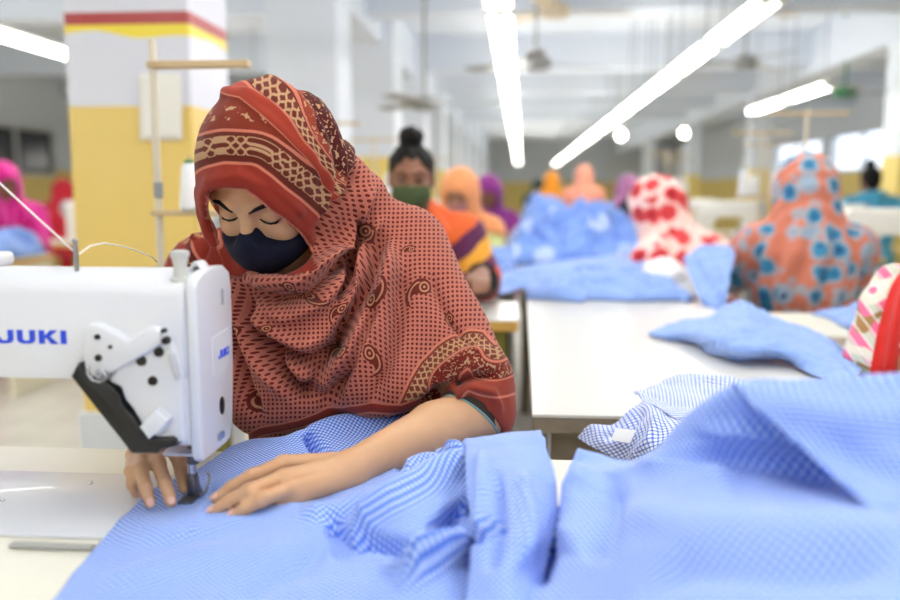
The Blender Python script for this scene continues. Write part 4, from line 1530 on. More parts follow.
def shawl_mat():
    m, t, b = newmat('paisley_shawl')
    u, v, _ = attrx(t, 'dots', True)
    hem = attrx(t, 'hem'); lay = attrx(t, 'lay'); hm = attrx(t, 'headm'); bd_ = attrx(t, 'bord'); low = attrx(t, 'low')
    a1, a2, a3 = attrx(t, 'arcs', True)
    SAL, DOT = lin((178, 106, 90)), lin((96, 33, 28))
    RUST, PINK, BRN, TAN, MAR = lin((138, 46, 33)), lin((192, 112, 90)), lin((98, 38, 28)), lin((178, 138, 104)), lin((74, 20, 20))
    PA, PB = lin((96, 34, 26)), lin((178, 122, 94))
    # dotted ground
    pt = 4.5
    x = (u / pt).fr() - 0.5; y = (v / pt).fr() - 0.5
    dot = (x * x + y * y).sq().lt(0.31)
    grid = (x.ab().gt(0.44)).mx(y.ab().gt(0.44))
    base = colmix(t, dot, SAL, DOT)
    base = colmix(t, grid * 0.25, base, lin((150, 66, 54)))
    items = [(420, 294, 120, 17, 1), (375, 296, -70, 16, 1), (365, 234, 100, 16, -1), (318, 298, 20, 14, 1), (243, 338, 80, 14, 1),
             (337, 362, 130, 15, 1), (370, 366, 95, 15, -1), (338, 318, 110, 12, 1), (256, 404, 40, 16, 1), (275, 332, 60, 9, 1), (296, 290, 30, 10, 1), (452, 316, 40, 10, 1), (410, 250, 140, 8, 1)]
    pb, po = paisley_nodes(t, u, v, items)
    base = colmix(t, pb, base, PA)
    base = colmix(t, pb * po, base, PB)
    # sleeve border
    sp = noisex(t, 240.0, 2.0).gt(0.56)
    lat3 = lattice(a3, bd_ - 11.0, 5.6, 0.11) * bd_.band(4.5, 17.5)
    e = colmix(t, lat3, lin((112, 52, 40)), lin((176, 136, 100)))
    e = colmix(t, bd_.band(20.0, 38.0), e, lin((116, 38, 30)))
    e = colmix(t, bd_.band(22.0, 36.0) * sp, e, TAN)
    e = colmix(t, bd_.gt(38.0), e, lin((142, 58, 42)))
    e = colmix(t, bd_.band(0.0, 2.5).mx(bd_.band(18.5, 21.0)).mx(bd_.band(37.0, 39.0)).mx(bd_.band(54.0, 56.5)), e, PINK)
    base = colmix(t, bd_.gt(0.0), base, e)
    # lower hem
    base = colmix(t, low.lt(4.0), base, RUST)
    base = colmix(t, low.band(3.5, 5.5), base, PINK)
    # head: lower layer
    lat1 = lattice(a1, hem - 41.0, 7.6, 0.12) * hem.band(31.5, 50.5)
    h1 = colmix(t, hem.lt(23.0), BRN, RUST)
    h1 = colmix(t, lat1, h1, TAN)
    leaf = (noisex(t, 95.0, 2.0).gt(0.57)) * hem.band(66.0, 80.0)
    h1 = colmix(t, hem.gt(58.0), h1, lin((120, 44, 28)))
    h1 = colmix(t, leaf, h1, TAN)
    h1 = colmix(t, hem.band(-6.0, 2.0).mx(hem.band(22.0, 25.0)).mx(hem.band(54.5, 57.5)), h1, PINK)
    # head: upper layer
    lat2 = lattice(a2, lay - 25.0, 7.0, 0.12) * lay.band(17.5, 32.5)
    h2 = colmix(t, lay.lt(14.0), BRN, lin((156, 58, 42)))
    h2 = colmix(t, lat2, h2, TAN)
    h2 = colmix(t, lay.gt(37.0), h2, lin((138, 58, 42)))
    h2 = colmix(t, lay.gt(46.0), h2, MAR)
    spk = noisex(t, 170.0, 2.0).gt(0.60) * lay.gt(38.0)
    h2 = colmix(t, spk, h2, TAN)
    h2 = colmix(t, lay.band(-0.5, 1.0).mx(lay.band(14.0, 16.5)).mx(lay.band(34.0, 36.5)), h2, PINK)
    h = colmix(t, lay.gt(0.0), h1, h2)
    out = colmix(t, hm, base, h)
    shd = attrx(t, 'shd')
    so = colmix(t, noisex(t, 60.0, 2.0).gt(0.55), lin((140, 50, 34)), lin((184, 132, 92)))
    so = colmix(t, noisex(t, 9.0, 1.0).gt(0.5), so, RUST)
    out = colmix(t, shd, out, so)
    t.links.new(out, b.inputs['Base Color'])
    b.inputs['Roughness'].default_value = 0.9
    b.inputs['Sheen Weight'].default_value = 0.1
    b.inputs['Sheen Roughness'].default_value = 0.5
    b.inputs['Specular IOR Level'].default_value = 0.15
    return m


shawl = link('shawl', me, shawl_mat(), woman, smooth=True)

# sleeve cuff of the dress under the shawl, with its teal piping
ax = unit(WR_L - EL_L)
M_cuff = mat('dark_cuff', (62, 50, 44), 0.85, spec=0.2)
M_teal = mat('teal_piping', (112, 158, 152), 0.7)
e1 = unit(np.cross(SLV_N, [0, 0, 1])); e2 = np.cross(e1, SLV_N)


def ring_pts(c, r, n=36, sq=1.28):
    return [c + (e1 * math.cos(a) + e2 * math.sin(a) * sq) * r - WO for a in np.linspace(0, 2 * PI, n, endpoint=False)]


b = MB()
prof_ = [(-0.02, 0.0385), (0.003, 0.0388), (0.005, 0.0400), (0.003, 0.0412), (-0.02, 0.0412)]
rings = [[b.bm.verts.new(p_) for p_ in ring_pts(SLV_C + SLV_N * t_, r_)] for t_, r_ in prof_]
for i in range(len(rings)):
    A, B_ = rings[i], rings[(i + 1) % len(rings)]
    for j in range(len(A)):
        b.bm.faces.new((A[j], A[(j + 1) % len(A)], B_[(j + 1) % len(A)], B_[j]))
cf = b.build('sleeve_cuff', M_cuff, woman, smooth=True)
b = MB(); b.tube(ring_pts(SLV_C + SLV_N * 0.004, 0.0402), 0.0017, n=8, closed=True)
b.build('piping', M_teal, cf, smooth=True)

# dress, legs and feet below the table, and the stool she sits on
M_dress = mat('maroon_dress', (96, 34, 30), 0.9, spec=0.15, var=0.2, vs=40)


def w_dress(p):
    d = cap(p, (-0.34, 1.45, 0.75), (-0.35, 1.58, 0.60), 0.125, 0.155)
    for s in (-1, 1):
        d = smin(d, cap(p, (-0.35 + s * 0.09, 1.56, 0.545), (-0.36 + s * 0.12, 1.22, 0.50), 0.085, 0.072), 0.05)
        d = smin(d, cap(p, (-0.36 + s * 0.12, 1.22, 0.49), (-0.36 + s * 0.11, 1.20, 0.12), 0.07, 0.055), 0.03)
    return d


sdf_part('dress', w_dress, (-0.66, 1.06, 0.02), (-0.06, 1.82, 0.98), 0.009, M_dress, woman, WO, 2)
M_sandal = mat('brown_sandal', (84, 56, 40), 0.6)
for s in (-1, 1):
    MB().box((-0.01 + s * 0.11, -0.29, 0.025), (0.085, 0.22, 0.05), bev=0.02, seg=3).build('sandal', M_sandal, woman, auto=50)


def stool(x, y, z, label, group=None, mt=None):
    r = empty('work_stool', (x, y, 0), 0, label, 'stool', group)
    MB().box((0, 0, z - 0.02), (0.34, 0.30, 0.03), bev=0.006).build('seat', mt or M_wood, r)
    for sx_ in (-1, 1):
        for sy_ in (-1, 1):
            MB().cyl((sx_ * 0.15, sy_ * 0.13, 0), (sx_ * 0.13, sy_ * 0.11, z - 0.03), 0.014, n=10).build('leg', M_iron, r)
    return r


stool(-0.35, 1.60, 0.43, 'wooden stool under the woman in the rust red paisley headscarf')
# ================================================================== the other people
def flowers(name, base, petal, core, scale, r1=0.33, r2=0.14, extra=None, stripe=None):
    """Printed cloth: scattered round blooms with darker hearts on a plain ground."""
    m, t, b = newmat(name)
    tc = t.nodes.new('ShaderNodeTexCoord')
    nz = t.nodes.new('ShaderNodeTexNoise'); nz.inputs['Scale'].default_value = scale * 1.6; nz.inputs['Detail'].default_value = 2
    t.links.new(tc.outputs['Object'], nz.inputs['Vector'])
    mixv = t.nodes.new('ShaderNodeMixRGB'); mixv.blend_type = 'ADD'; mixv.inputs[0].default_value = 0.035
    t.links.new(tc.outputs['Object'], mixv.inputs[1]); t.links.new(nz.outputs['Color'], mixv.inputs[2])
    v = t.nodes.new('ShaderNodeTexVoronoi'); v.inputs['Scale'].default_value = scale; v.inputs['Randomness'].default_value = 0.7
    t.links.new(mixv.outputs[0], v.inputs['Vector'])
    d = X(t, v.outputs['Distance'])
    s = t.nodes.new('ShaderNodeSeparateXYZ'); t.links.new(v.outputs['Color'], s.inputs[0])
    pick = X(t, s.outputs[0])
    col = lin(base)
    if stripe:
        (x, y, z), _ = coords(t)
        col = colmix(t, ((z * 70.0 + x * 30.0).fr()).lt(0.4) * 0.6, col, lin(stripe))
    pc = lin(petal)
    if extra:
        pc = colmix(t, pick.gt(0.62), lin(petal), lin(extra))
    if extra:
        col = colmix(t, d.lt(r1 * 1.35) * pick.lt(0.8), col, lin((170, 168, 176)))
    o = colmix(t, d.lt(r1) * pick.lt(0.85), col, pc)
    o = colmix(t, d.band(r1 * 0.45, r1 * 0.6) * pick.lt(0.6), o, lin(core))
    o = colmix(t, d.lt(r2) * pick.lt(0.85), o, lin(core))
    t.links.new(o, b.inputs['Base Color'])
    b.inputs['Roughness'].default_value = 0.85
    b.inputs['Sheen Weight'].default_value = 0.2
    b.inputs['Specular IOR Level'].default_value = 0.2
    return m


def stripes(name, cols, width, dirv, wob=0.02, off=0.0):
    m, t, b = newmat(name)
    (x, y, z), vec = coords(t)
    n = noisex(t, 5.0, 1.0)
    s = (x * dirv[0] + y * dirv[1] + z * dirv[2] + n * wob * 4 + off) / (width * len(cols))
    f = s.fr() * float(len(cols))
    o = lin(cols[0])
    for i, c in enumerate(cols[1:], 1):
        o = colmix(t, f.gt(float(i)), o, lin(c))
    t.links.new(o, b.inputs['Base Color'])
    b.inputs['Roughness'].default_value = 0.85; b.inputs['Sheen Weight'].default_value = 0.2; b.inputs['Specular IOR Level'].default_value = 0.2
    return m


def plaid(name, base, c1, c2):
    m, t, b = newmat(name)
    (x, y, z), vec = coords(t)
    p = (x * 0.8 - y * 0.5 + z * 0.6) / 0.045; q = (z * 0.8 - x * 0.6) / 0.034
    o = colmix(t, p.fr().lt(0.45), lin(base), lin(c1))
    o = colmix(t, q.fr().lt(0.25), o, lin((232, 222, 204)))
    o = colmix(t, q.fr().band(0.55, 0.72), o, lin(c2))
    o = colmix(t, (p * 2.0).fr().lt(0.12), o, lin((240, 236, 228)))
    t.links.new(o, b.inputs['Base Color']); b.inputs['Roughness'].default_value = 0.85
    return m


def cloth_mat(name, c, var=0.15):
    return mat(name, c, 0.88, var=var, vs=25, spec=0.2, sheen=0.2)


M_skin2 = skin_mat('brown_skin', (128, 86, 66), (146, 100, 78), 0.1)
M_skin3 = skin_mat('tan_skin', (170, 122, 92), (186, 138, 106), 0.1)


def worker(label, loc, rz=0.0, lean=0.10, yaw=0.0, pitch=0.35, scarf=None, wrap=None, tunic=None, trousers=None, skin=None, mask=None, bun=False, h=0.007,
           reach=((-0.10, -0.36, 0.83), (0.12, -0.36, 0.83)), side=0.0, fold=0.010, group=None, hs=1.0, wrap_arm=0.8, cape=1.0, scut=0.66, seat=0.43, cuff=None, stool_label=None, dz=0.0):
    """A seated figure facing -Y of its own axes. scarf: material of a wrap over head and shoulders; wrap: of a shawl round the shoulders only."""
    r = empty('person', (loc[0], loc[1], 0), rz, label, 'person', group)
    nk = np.array([side * 0.7, -lean * 0.7, 1.02 + dz])
    H = np.array([side, -lean - 0.03, 1.165 + dz])
    fy, fp_ = math.radians(yaw), pitch
    fdir = np.array([math.sin(fy) * math.cos(fp_), -math.cos(fy) * math.cos(fp_), -math.sin(fp_)])
    M = head_frame(fdir, 0.0, (math.cos(fy), math.sin(fy), 0))
    sh = [np.array([s * 0.165 + side * 0.5, -lean * 0.55, 0.955 + dz]) for s in (-1, 1)]
    wr = [np.asarray(a, float) for a in reach]
    el = []
    for s, S, W in zip((-1, 1), sh, wr):
        mid = (S + W) / 2
        el.append(np.array([S[0] * 0.35 + W[0] * 0.35 + s * 0.17 * 0.6 + side * 0.15, mid[1] + 0.06, min(mid[2], 0.86) - 0.05]))
    hands = []
    for s, E, W in zip((-1, 1), el, wr):
        ax_ = unit(W - E); ax_ = unit(np.array([ax_[0], ax_[1], -0.15]))
        sd = unit(np.cross([0, 0, 1.0], ax_)) * (-s)       # towards the thumb
        m_ = [W + ax_ * 0.075 + sd * o for o in (0.024, 0.008, -0.008, -0.022)]
        fg = [[m0, m0 + ax_ * 0.034 + [0, 0, -0.002], m0 + ax_ * 0.056 + [0, 0, -0.012], m0 + ax_ * l + [0, 0, -0.024]] for m0, l in zip(m_, (0.074, 0.08, 0.074, 0.058))]
        tb_ = [W + ax_ * 0.02 + sd * 0.018, W + ax_ * 0.045 + sd * 0.038, W + ax_ * 0.066 + sd * 0.044, W + ax_ * 0.085 + sd * 0.042 + [0, 0, -0.008]]
        hands.append(dict(wr=W, mcp=m_, fing=fg, thumb=tb_))

    def fbody(p):
        d = head_sdf(p, H, M, hs)
        d = smin(d, cap(p, H + np.array([0, 0.03, -0.05]), nk, 0.052, 0.055), 0.02)
        d = smin(d, cap(p, sh[0], sh[1], 0.045), 0.03)
        d = smin(d, cap(p, nk, (0, 0.03, 0.6), 0.07, 0.10), 0.04)
        for S, E, W, hd_ in zip(sh, el, wr, hands):
            d = smin(d, chain(p, [S, E, W], [0.042, 0.036, 0.023], 0.01), 0.02)
            d = smin(d, hand_sdf(p, hd_, 0.96), 0.01)
        return d

    lo, hi = (-0.55, -0.75, 0.5), (0.55, 0.35, 1.42)
    sdf_part('body', fbody, lo, hi, h * 0.75, skin or M_skin2, r, 0, 1)

    def ftunic(p):
        d = cap(p, nk + [0, 0.02, -0.11], (0, 0.03, 0.62), 0.105, 0.135)
        d = smin(d, cap(p, (0, 0.02, 0.66), (0, 0.06, 0.605), 0.14, 0.165), 0.05)
        d = smin(d, cap(p, sh[0] + [0.02, 0, -0.02], sh[1] + [-0.02, 0, -0.02], 0.062), 0.05)
        for S, E, W in zip(sh, el, wr):
            d = smin(d, cap(p, S, E, 0.062, 0.056), 0.03)
            d = smin(d, cap(p, E, E * 0.45 + W * 0.55, 0.056, 0.046), 0.02)
        d = d + 0.006 * np.sin(p[:, 0] * 55 + p[:, 2] * 30) * np.sin(p[:, 2] * 18)
        for S, E, W in zip(sh, el, wr):
            d = smax(d, -cap(p, E * 0.5 + W * 0.5, W, 0.036, 0.034), 0.005)
        return d

    sdf_part('tunic', ftunic, (-0.55, -0.6, 0.36), (0.55, 0.35, 1.12), h, tunic or wrap or scarf, r, 0, 2)

    def flegs(p):
        d = None
        for s in (-1, 1):
            e = smin(cap(p, (s * 0.09, 0.03, seat + 0.10), (s * 0.13, -0.34, seat + 0.06), 0.088, 0.07), cap(p, (s * 0.13, -0.34, seat + 0.05), (s * 0.12, -0.32, 0.09), 0.07, 0.05), 0.03)
            d = e if d is None else smin(d, e, 0.03)
        return d

    sdf_part('trousers', flegs, (-0.32, -0.5, 0.0), (0.32, 0.22, 0.70), 0.013, trousers or tunic or wrap or scarf, r, 0, 2)
    for s in (-1, 1):
        MB().box((s * 0.12, -0.37, 0.025), (0.08, 0.21, 0.05), bev=0.02, seg=3).build('sandal', M_sandal, r, auto=50)

    if cuff is not None:
        for E, W in zip(el, wr):
            b = MB(); b.cyl(E * 0.5 + W * 0.5, E * 0.22 + W * 0.78, 0.058, 0.050, n=20); b.build('cuff', cuff, r, auto=40)

    hc = H + np.array([0, 0.022, 0.022])
    if scarf is not None:
        def fscarf(p):
            d = ell(p, hc, (0.104, 0.125, 0.118))
            d = smin(d, head_sdf(p, H, M, hs, ears=False) - 0.010, 0.02)
            q = (p - H) @ M.T
            d = smin(d, ell(q, (0, -0.01, -0.05), (0.082, 0.085, 0.10)), 0.03)
            d = smin(d, cap(p, H + [0, 0.055, -0.02], nk + [0, 0.04, -0.09], 0.092 * cape, 0.15 * cape), 0.06)
            d = smin(d, cap(p, sh[0] + [0.0, 0.0, -0.005], sh[1] + [0.0, 0, -0.005], 0.078), 0.06)
            d = smin(d, cap(p, nk + [0, 0.02, -0.07], (0, 0.03, 0.80), 0.13, 0.17), 0.05)
            for S, E in zip(sh, el):
                d = smin(d, cap(p, S, S * 0.35 + E * 0.65, 0.082, 0.078), 0.04)
            an = np.arctan2(p[:, 0] - nk[0], p[:, 1] - nk[1])
            fall = np.clip((1.08 - p[:, 2]) / 0.1, 0, 1)
            d = d + fold * fall * np.sin(an * 13 + 6 * p[:, 2] + np.sin(p[:, 2] * 14))
            d = d + 0.0035 * np.sin(q[:, 2] * 90 + q[:, 1] * 70) * (1 - fall)
            rr = np.sqrt((q[:, 0] / 0.061) ** 2 + ((q[:, 2] + 0.022) / 0.072) ** 2)
            hole = np.maximum((rr - 1) * 0.06, 0.02 - q[:, 1])
            d = smax(d, -hole, 0.008)
            d = smax(d, scut + dz + 0.05 * np.sin(an * 3) - p[:, 2], 0.02)
            return d
        sdf_part('headscarf', fscarf, (-0.5, -0.5, 0.55), (0.5, 0.4, 1.42), h, scarf, r, 0, 2)
    if wrap is not None:
        def fwrap(p):
            d = cap(p, sh[0] + [0.0, 0.0, -0.01], sh[1] + [0, 0, -0.01], 0.080)
            d = smin(d, cap(p, nk + [0, 0.0, -0.045], (0, -0.0, 0.76), 0.115, 0.165), 0.05)
            for S, E in zip(sh, el):
                d = smin(d, cap(p, S, S * (1 - wrap_arm) + E * wrap_arm, 0.078, 0.074), 0.04)
            # rolled collar of cloth round the neck
            q = p - (nk + np.array([0, -0.005, -0.005]))
            d = smin(d, np.sqrt((np.sqrt(q[:, 0] ** 2 + (q[:, 1] * 0.95) ** 2) - 0.085) ** 2 + (q[:, 2] - q[:, 1] * 0.4) ** 2) - 0.034, 0.02)
            an = np.arctan2(p[:, 0] - nk[0], p[:, 1] - nk[1])
            d = d + fold * np.sin(an * 9 + 16 * p[:, 2])
            d = smax(d, -cap(p, nk + [0, 0, -0.02], H, 0.054, 0.06), 0.008)
            d = smax(d, 0.68 + 0.04 * np.sin(an * 3) - p[:, 2], 0.02)
            return d
        sdf_part('shawl', fwrap, (-0.5, -0.5, 0.55), (0.5, 0.4, 1.2), h, wrap, r, 0, 2)
    if mask is not None:
        def fmask(p):
            q = (p - H) @ M.T
            d = ell(q, (0, 0.028, -0.052), (0.069, 0.083, 0.060))
            d = smin(d, cap(q, (0, 0.088, -0.026), (0, 0.078, -0.075), 0.018, 0.016), 0.035)
            d = smin(d, head_sdf(p, H, M, hs, ears=False) - 0.003, 0.004)
            return np.maximum(np.maximum(np.maximum(d, q[:, 2] + 0.017 + 2.5 * np.maximum(np.abs(q[:, 0]) - 0.02, 0) ** 2), -(q[:, 2] + 0.112)), -q[:, 1])
        sdf_part('face_mask', fmask, H - 0.16, H + 0.16, 0.005, mask, r, 0, 1)
    if bun or scarf is None:
        def fhair(p):
            q = (p - H) @ M.T
            d = ell(q, (0, -0.018, 0.034), (0.082, 0.092, 0.088))
            d = smin(d, ell(q, (0.0, -0.01, 0.138), (0.046, 0.05, 0.040)), 0.015)
            d = smin(d, ell(q, (0, -0.07, -0.02), (0.062, 0.04, 0.07)), 0.03)
            d = d + 0.0018 * np.sin(q[:, 0] * 160 + q[:, 2] * 60)
            cut = np.maximum(q[:, 2] - 0.052 + 9 * q[:, 0] ** 2, 0.0 - q[:, 1] + 0.02)
            return smax(d, -np.maximum(-(-(q[:, 1] - 0.012)), q[:, 2] - 0.058 + 8 * q[:, 0] ** 2) * 1.0, 0.004) if False else smax(d, -smax(0.012 - q[:, 1], q[:, 2] - 0.060 + 9.0 * q[:, 0] ** 2, 0.005), 0.004)
        sdf_part('hair', fhair, H - 0.24, H + 0.24, 0.005, M_hair, r, 0, 2)
    if mask is not None or h < 0.0065:
        fh = lambda p: head_sdf(p, H, M, hs)
        for s in (-1, 1):
            b = MB()
            b.tube([face_point(fh, H, M, s * a, u, 0.001) for a, u in ((0.012, 0.018), (0.03, 0.026), (0.05, 0.018))], [0.002, 0.0036, 0.0012], n=6)
            b.build('eyebrow', M_hair, r, smooth=True)
            b = MB()
            c_ = face_point(fh, H, M, s * 0.0315, -0.001, 0.0)
            b.ball(c_, 1.0, n=12, s=(0.0125, 0.004, 0.0052))
            b.build('eye', M_eye, r, smooth=True)
    if stool_label:
        c, s_ = math.cos(rz), math.sin(rz)
        stool(loc[0] - s_ * 0.03, loc[1] + c * 0.03, seat, stool_label, 'stools of the sewing bays')
    return r


M_eye = mat('dark_eye', (30, 24, 22), 0.15)
M_orange_wrap = stripes('orange_stripe_shawl', [(222, 96, 46), (224, 102, 50), (92, 40, 78), (226, 160, 56), (100, 42, 80), (214, 84, 40), (216, 88, 44), (222, 98, 48)], 0.047, (0.6, 0.1, -0.75), off=-0.045)
M_navy = cloth_mat('dark_navy_tunic', (36, 34, 48))
M_greenmask = mat('green_cloth', (66, 80, 46), 0.85, bump=0.2, bs=500)
M_blackcuff = mat('black_cuff', (26, 26, 28), 0.85)

p2 = P(410, 168, 3.02)
worker('woman in a green face mask with a black hair bun and orange striped shawl', (p2[0], 3.19), 0.02, 0.13, 4, 0.10, wrap=M_orange_wrap, tunic=cloth_mat('red_tunic', (150, 50, 40)), trousers=M_navy, skin=M_skin2,
       mask=M_greenmask, bun=True, h=0.006, reach=((-0.12, -0.42, 0.80), (0.25, -0.40, 0.885)), cuff=M_blackcuff, dz=0.026, stool_label='wooden stool under the woman in the green face mask')
p3 = P(452, 186, 4.75)
worker('woman in a peach headscarf and pale green shawl behind the woman with the bun', (p3[0] + 0.03, 4.90), 0.1, 0.12, -22, 0.45, scarf=cloth_mat('peach_scarf', (238, 158, 104)), tunic=cloth_mat('lime_shawl', (204, 208, 138)),
       trousers=cloth_mat('pale_trousers', (190, 170, 140)), skin=M_skin3, mask=cloth_mat('rose_mask', (176, 120, 118)), dz=-0.03, scut=0.97, stool_label='wooden stool under the woman in the peach headscarf')
p4 = P(486, 192, 6.5)
worker('woman in a purple headscarf behind the peach headscarf', (p4[0], 6.55), 0.15, 0.12, -10, 0.4, scarf=cloth_mat('purple_scarf', (136, 52, 130)), tunic=cloth_mat('mauve_tunic', (170, 96, 150)), skin=M_skin2, h=0.009, dz=-0.04,
       stool_label='wooden stool under the woman in the purple headscarf')
p5 = P(585, 170, 10.4)
worker('person in salmon pink seen from behind, beyond the cloth pile', (p5[0], 10.6), PI * 0.95, 0.05, 0, 0.1, scarf=cloth_mat('salmon_scarf', (240, 158, 132)), tunic=cloth_mat('salmon_tunic', (236, 160, 136)), skin=M_skin2, h=0.010, dz=0.14, cape=0.9,
       stool_label='wooden stool under the person in salmon pink')
p6 = P(552, 180, 12.2)
worker('distant person in bright orange beside the salmon pink headscarf', (p6[0], 12.2), PI, 0.05, 0, 0.1, scarf=cloth_mat('bright_orange_scarf', (232, 148, 40)), skin=M_skin2, h=0.012, dz=0.10)
p6 = P(538, 184, 13.6)
worker('distant person in light green left of the one in bright orange', (p6[0], 13.6), PI * 0.9, 0.05, 0, 0.1, scarf=cloth_mat('dark_teal_scarf', (40, 60, 60)), tunic=cloth_mat('light_green_tunic', (150, 214, 110)), skin=M_skin2, h=0.012, dz=0.05)
p6 = P(626, 190, 7.4)
worker('woman in a mauve and black scarf behind the red flowered headscarf', (p6[0] - 0.02, 7.4), PI * 0.8, 0.08, 0, 0.3, scarf=stripes('mauve_black_scarf', [(172, 112, 158), (150, 96, 140), (40, 34, 44)], 0.09, (0.8, 0.1, 0.5)), tunic=cloth_mat('plum_tunic', (126, 80, 112)), skin=M_skin2, h=0.010, dz=-0.03)
# the two on the right with printed scarves
M_redflower = flowers('red_flower_cloth', (248, 216, 206), (226, 74, 78), (176, 34, 44), 12.5, 0.50, 0.22)
p7 = P(658, 200, 3.95)
worker('woman in a white headscarf with red flowers right of the cloth pile', (p7[0] + 0.15, 3.92), -PI * 0.66, 0.16, 0, 0.5, scarf=M_redflower, tunic=M_redflower, trousers=M_navy, skin=M_skin2, h=0.008, side=0.0, dz=-0.085,
       stool_label='wooden stool under the woman in red flowers')
M_coral = flowers('coral_blue_flower_cloth', (206, 120, 96), (58, 136, 176), (34, 74, 116), 13.0, 0.40, 0.15, extra=(150, 170, 190), stripe=(216, 136, 112))
p8 = P(806, 184, 3.40)
worker('woman seen from behind in a coral headscarf with blue flowers', (p8[0] - 0.02, 3.32), PI - 0.08, 0.02, 0, 0.25, scarf=M_coral, tunic=M_coral, trousers=M_navy, skin=M_skin2, h=0.0065, fold=0.012, dz=-0.015, cape=1.12, reach=((-0.14, -0.40, 0.82), (0.14, -0.40, 0.82)),
       stool_label='wooden stool under the woman in coral and blue')
# the sleeve and red shawl at the right edge
M_plaid = plaid('pink_plaid', (238, 110, 150), (206, 208, 190), (160, 120, 70))
M_redshawl = cloth_mat('red_shawl', (196, 36, 30), 0.25)
p9 = P(905, 300, 1.98)
w9 = worker('person at the right edge in a red shawl with pink plaid sleeves', (p9[0] + 0.115, 2.04), 0.35, 0.05, 0, 0.3, wrap=None, tunic=M_plaid, trousers=M_navy, skin=M_skin3, h=0.006, reach=((-0.31, -0.27, 0.81), (0.10, -0.36, 0.83)), dz=-0.03, bun=True,
       stool_label='wooden stool at the right edge under the red shawl')
rows = [
    [(930, 250, 1.97), (950, 240, 1.95), (985, 235, 1.96), (1020, 240, 1.98)],
    [(896, 278, 1.88), (930, 270, 1.88), (975, 265, 1.88), (1020, 268, 1.92)],
    [(880, 322, 1.80), (918, 320, 1.78), (970, 318, 1.82), (1020, 320, 1.87)],
    [(870, 372, 1.74), (912, 372, 1.72), (965, 372, 1.78), (1020, 374, 1.84)],
    [(866, 400, 1.74), (912, 404, 1.78), (962, 404, 1.79), (1020, 404, 1.85)],
]
rs = sheet('shawl', K(rows, D), 60, 50, M_redshawl, None, [([(905, 280), (895, 330), (886, 390)], 5, 0.010), ([(915, 280), (905, 340), (898, 400)], 4, -0.012), ([(935, 280), (928, 340), (922, 400)], 5, 0.010)], wr=0.003, ws=14, seed=71, thick=0.004)
bpy.context.view_layer.update()
rs.parent = w9
rs.matrix_parent_inverse = w9.matrix_world.inverted()
# left bay
p10 = P(6, 180, 5.4)
worker('person in a magenta headscarf at the left edge', (p10[0] - 0.05, 5.46), 0.5, 0.12, 25, 0.3, scarf=stripes('magenta_scarf', [(214, 46, 140), (200, 30, 126), (222, 70, 156)], 0.05, (0.9, 0.1, 0.4)), skin=M_skin2, h=0.009, dz=0.03,
       stool_label='wooden stool under the person in magenta')
p11 = P(58, 188, 8.9)
worker('distant person in dark red between the left edge and the yellow column', (p11[0], 8.9), PI, 0.1, 0, 0.3, scarf=cloth_mat('crimson_scarf', (196, 40, 56)), skin=M_skin2, h=0.011, dz=-0.03)
p12 = P(770, 172, 8.5)
worker('distant person in sky blue with dark hair beyond the coral headscarf', (P(874, 178, 7.4)[0], 7.4), PI, 0.05, 0, 0.1, wrap=cloth_mat('sky_blue_wrap', (86, 178, 214)), tunic=cloth_mat('sky_tunic', (96, 180, 210)), skin=M_skin2, h=0.010, dz=0.06, bun=True)
# ================================================================== tables, machines and cloth behind
def plain_table(loc, x0, x1, y0, y1, label, top=None, legs=None, edge=None, panel=False, group=None, name='sewing_table', thick=0.03):
    r = empty(name, ((x0 + x1) / 2, (y0 + y1) / 2, 0), 0, label, 'table', group)
    w_, d_ = x1 - x0, y1 - y0
    MB().box((0, 0, TZ - 0.003), (w_, d_, 0.006), bev=0.001).build('table_top', top or M_tabletop, r)
    MB().box((0, 0, TZ - 0.006 - thick / 2), (w_ - 0.002, d_ - 0.002, thick), bev=0.002).build('edge_board', edge or M_oak, r)
    if panel:
        for s in (-1, 1):
            MB().box((s * (w_ / 2 - 0.02), 0, (TZ - 0.04) / 2), (0.025, d_ - 0.02, TZ - 0.04), bev=0.003).build('side_panel', panel, r)
    else:
        for sx_ in (-1, 1):
            for sy_ in (-1, 1):
                MB().box((sx_ * (w_ / 2 - 0.06), sy_ * (d_ / 2 - 0.06), (TZ - 0.036) / 2), (0.05, 0.05, TZ - 0.036), bev=0.004).build('leg', legs or M_iron, r)
        for sy_ in (-1, 1):
            MB().box((0, sy_ * (d_ / 2 - 0.06), TZ - 0.08), (w_ - 0.12, 0.025, 0.07)).build('apron', legs or M_iron, r)
    return r


# the long white table down the middle of the room, in three lengths
plain_table(None, 0.022, 0.622, 1.465, 3.42, 'long white table running away from the camera with weathered wooden edge', edge=M_darkwood, legs=M_darkwood, name='work_table', thick=0.028)
plain_table(None, -0.03, 0.62, 4.40, 6.05, 'white middle table under the pile of blue shirts, beyond the long white table', edge=M_darkwood, legs=M_darkwood, name='work_table')
plain_table(None, -0.05, 0.55, 8.4, 10.2, 'far white table down the middle, past the person in salmon pink', edge=M_darkwood, legs=M_darkwood, name='work_table')

MMB = {}


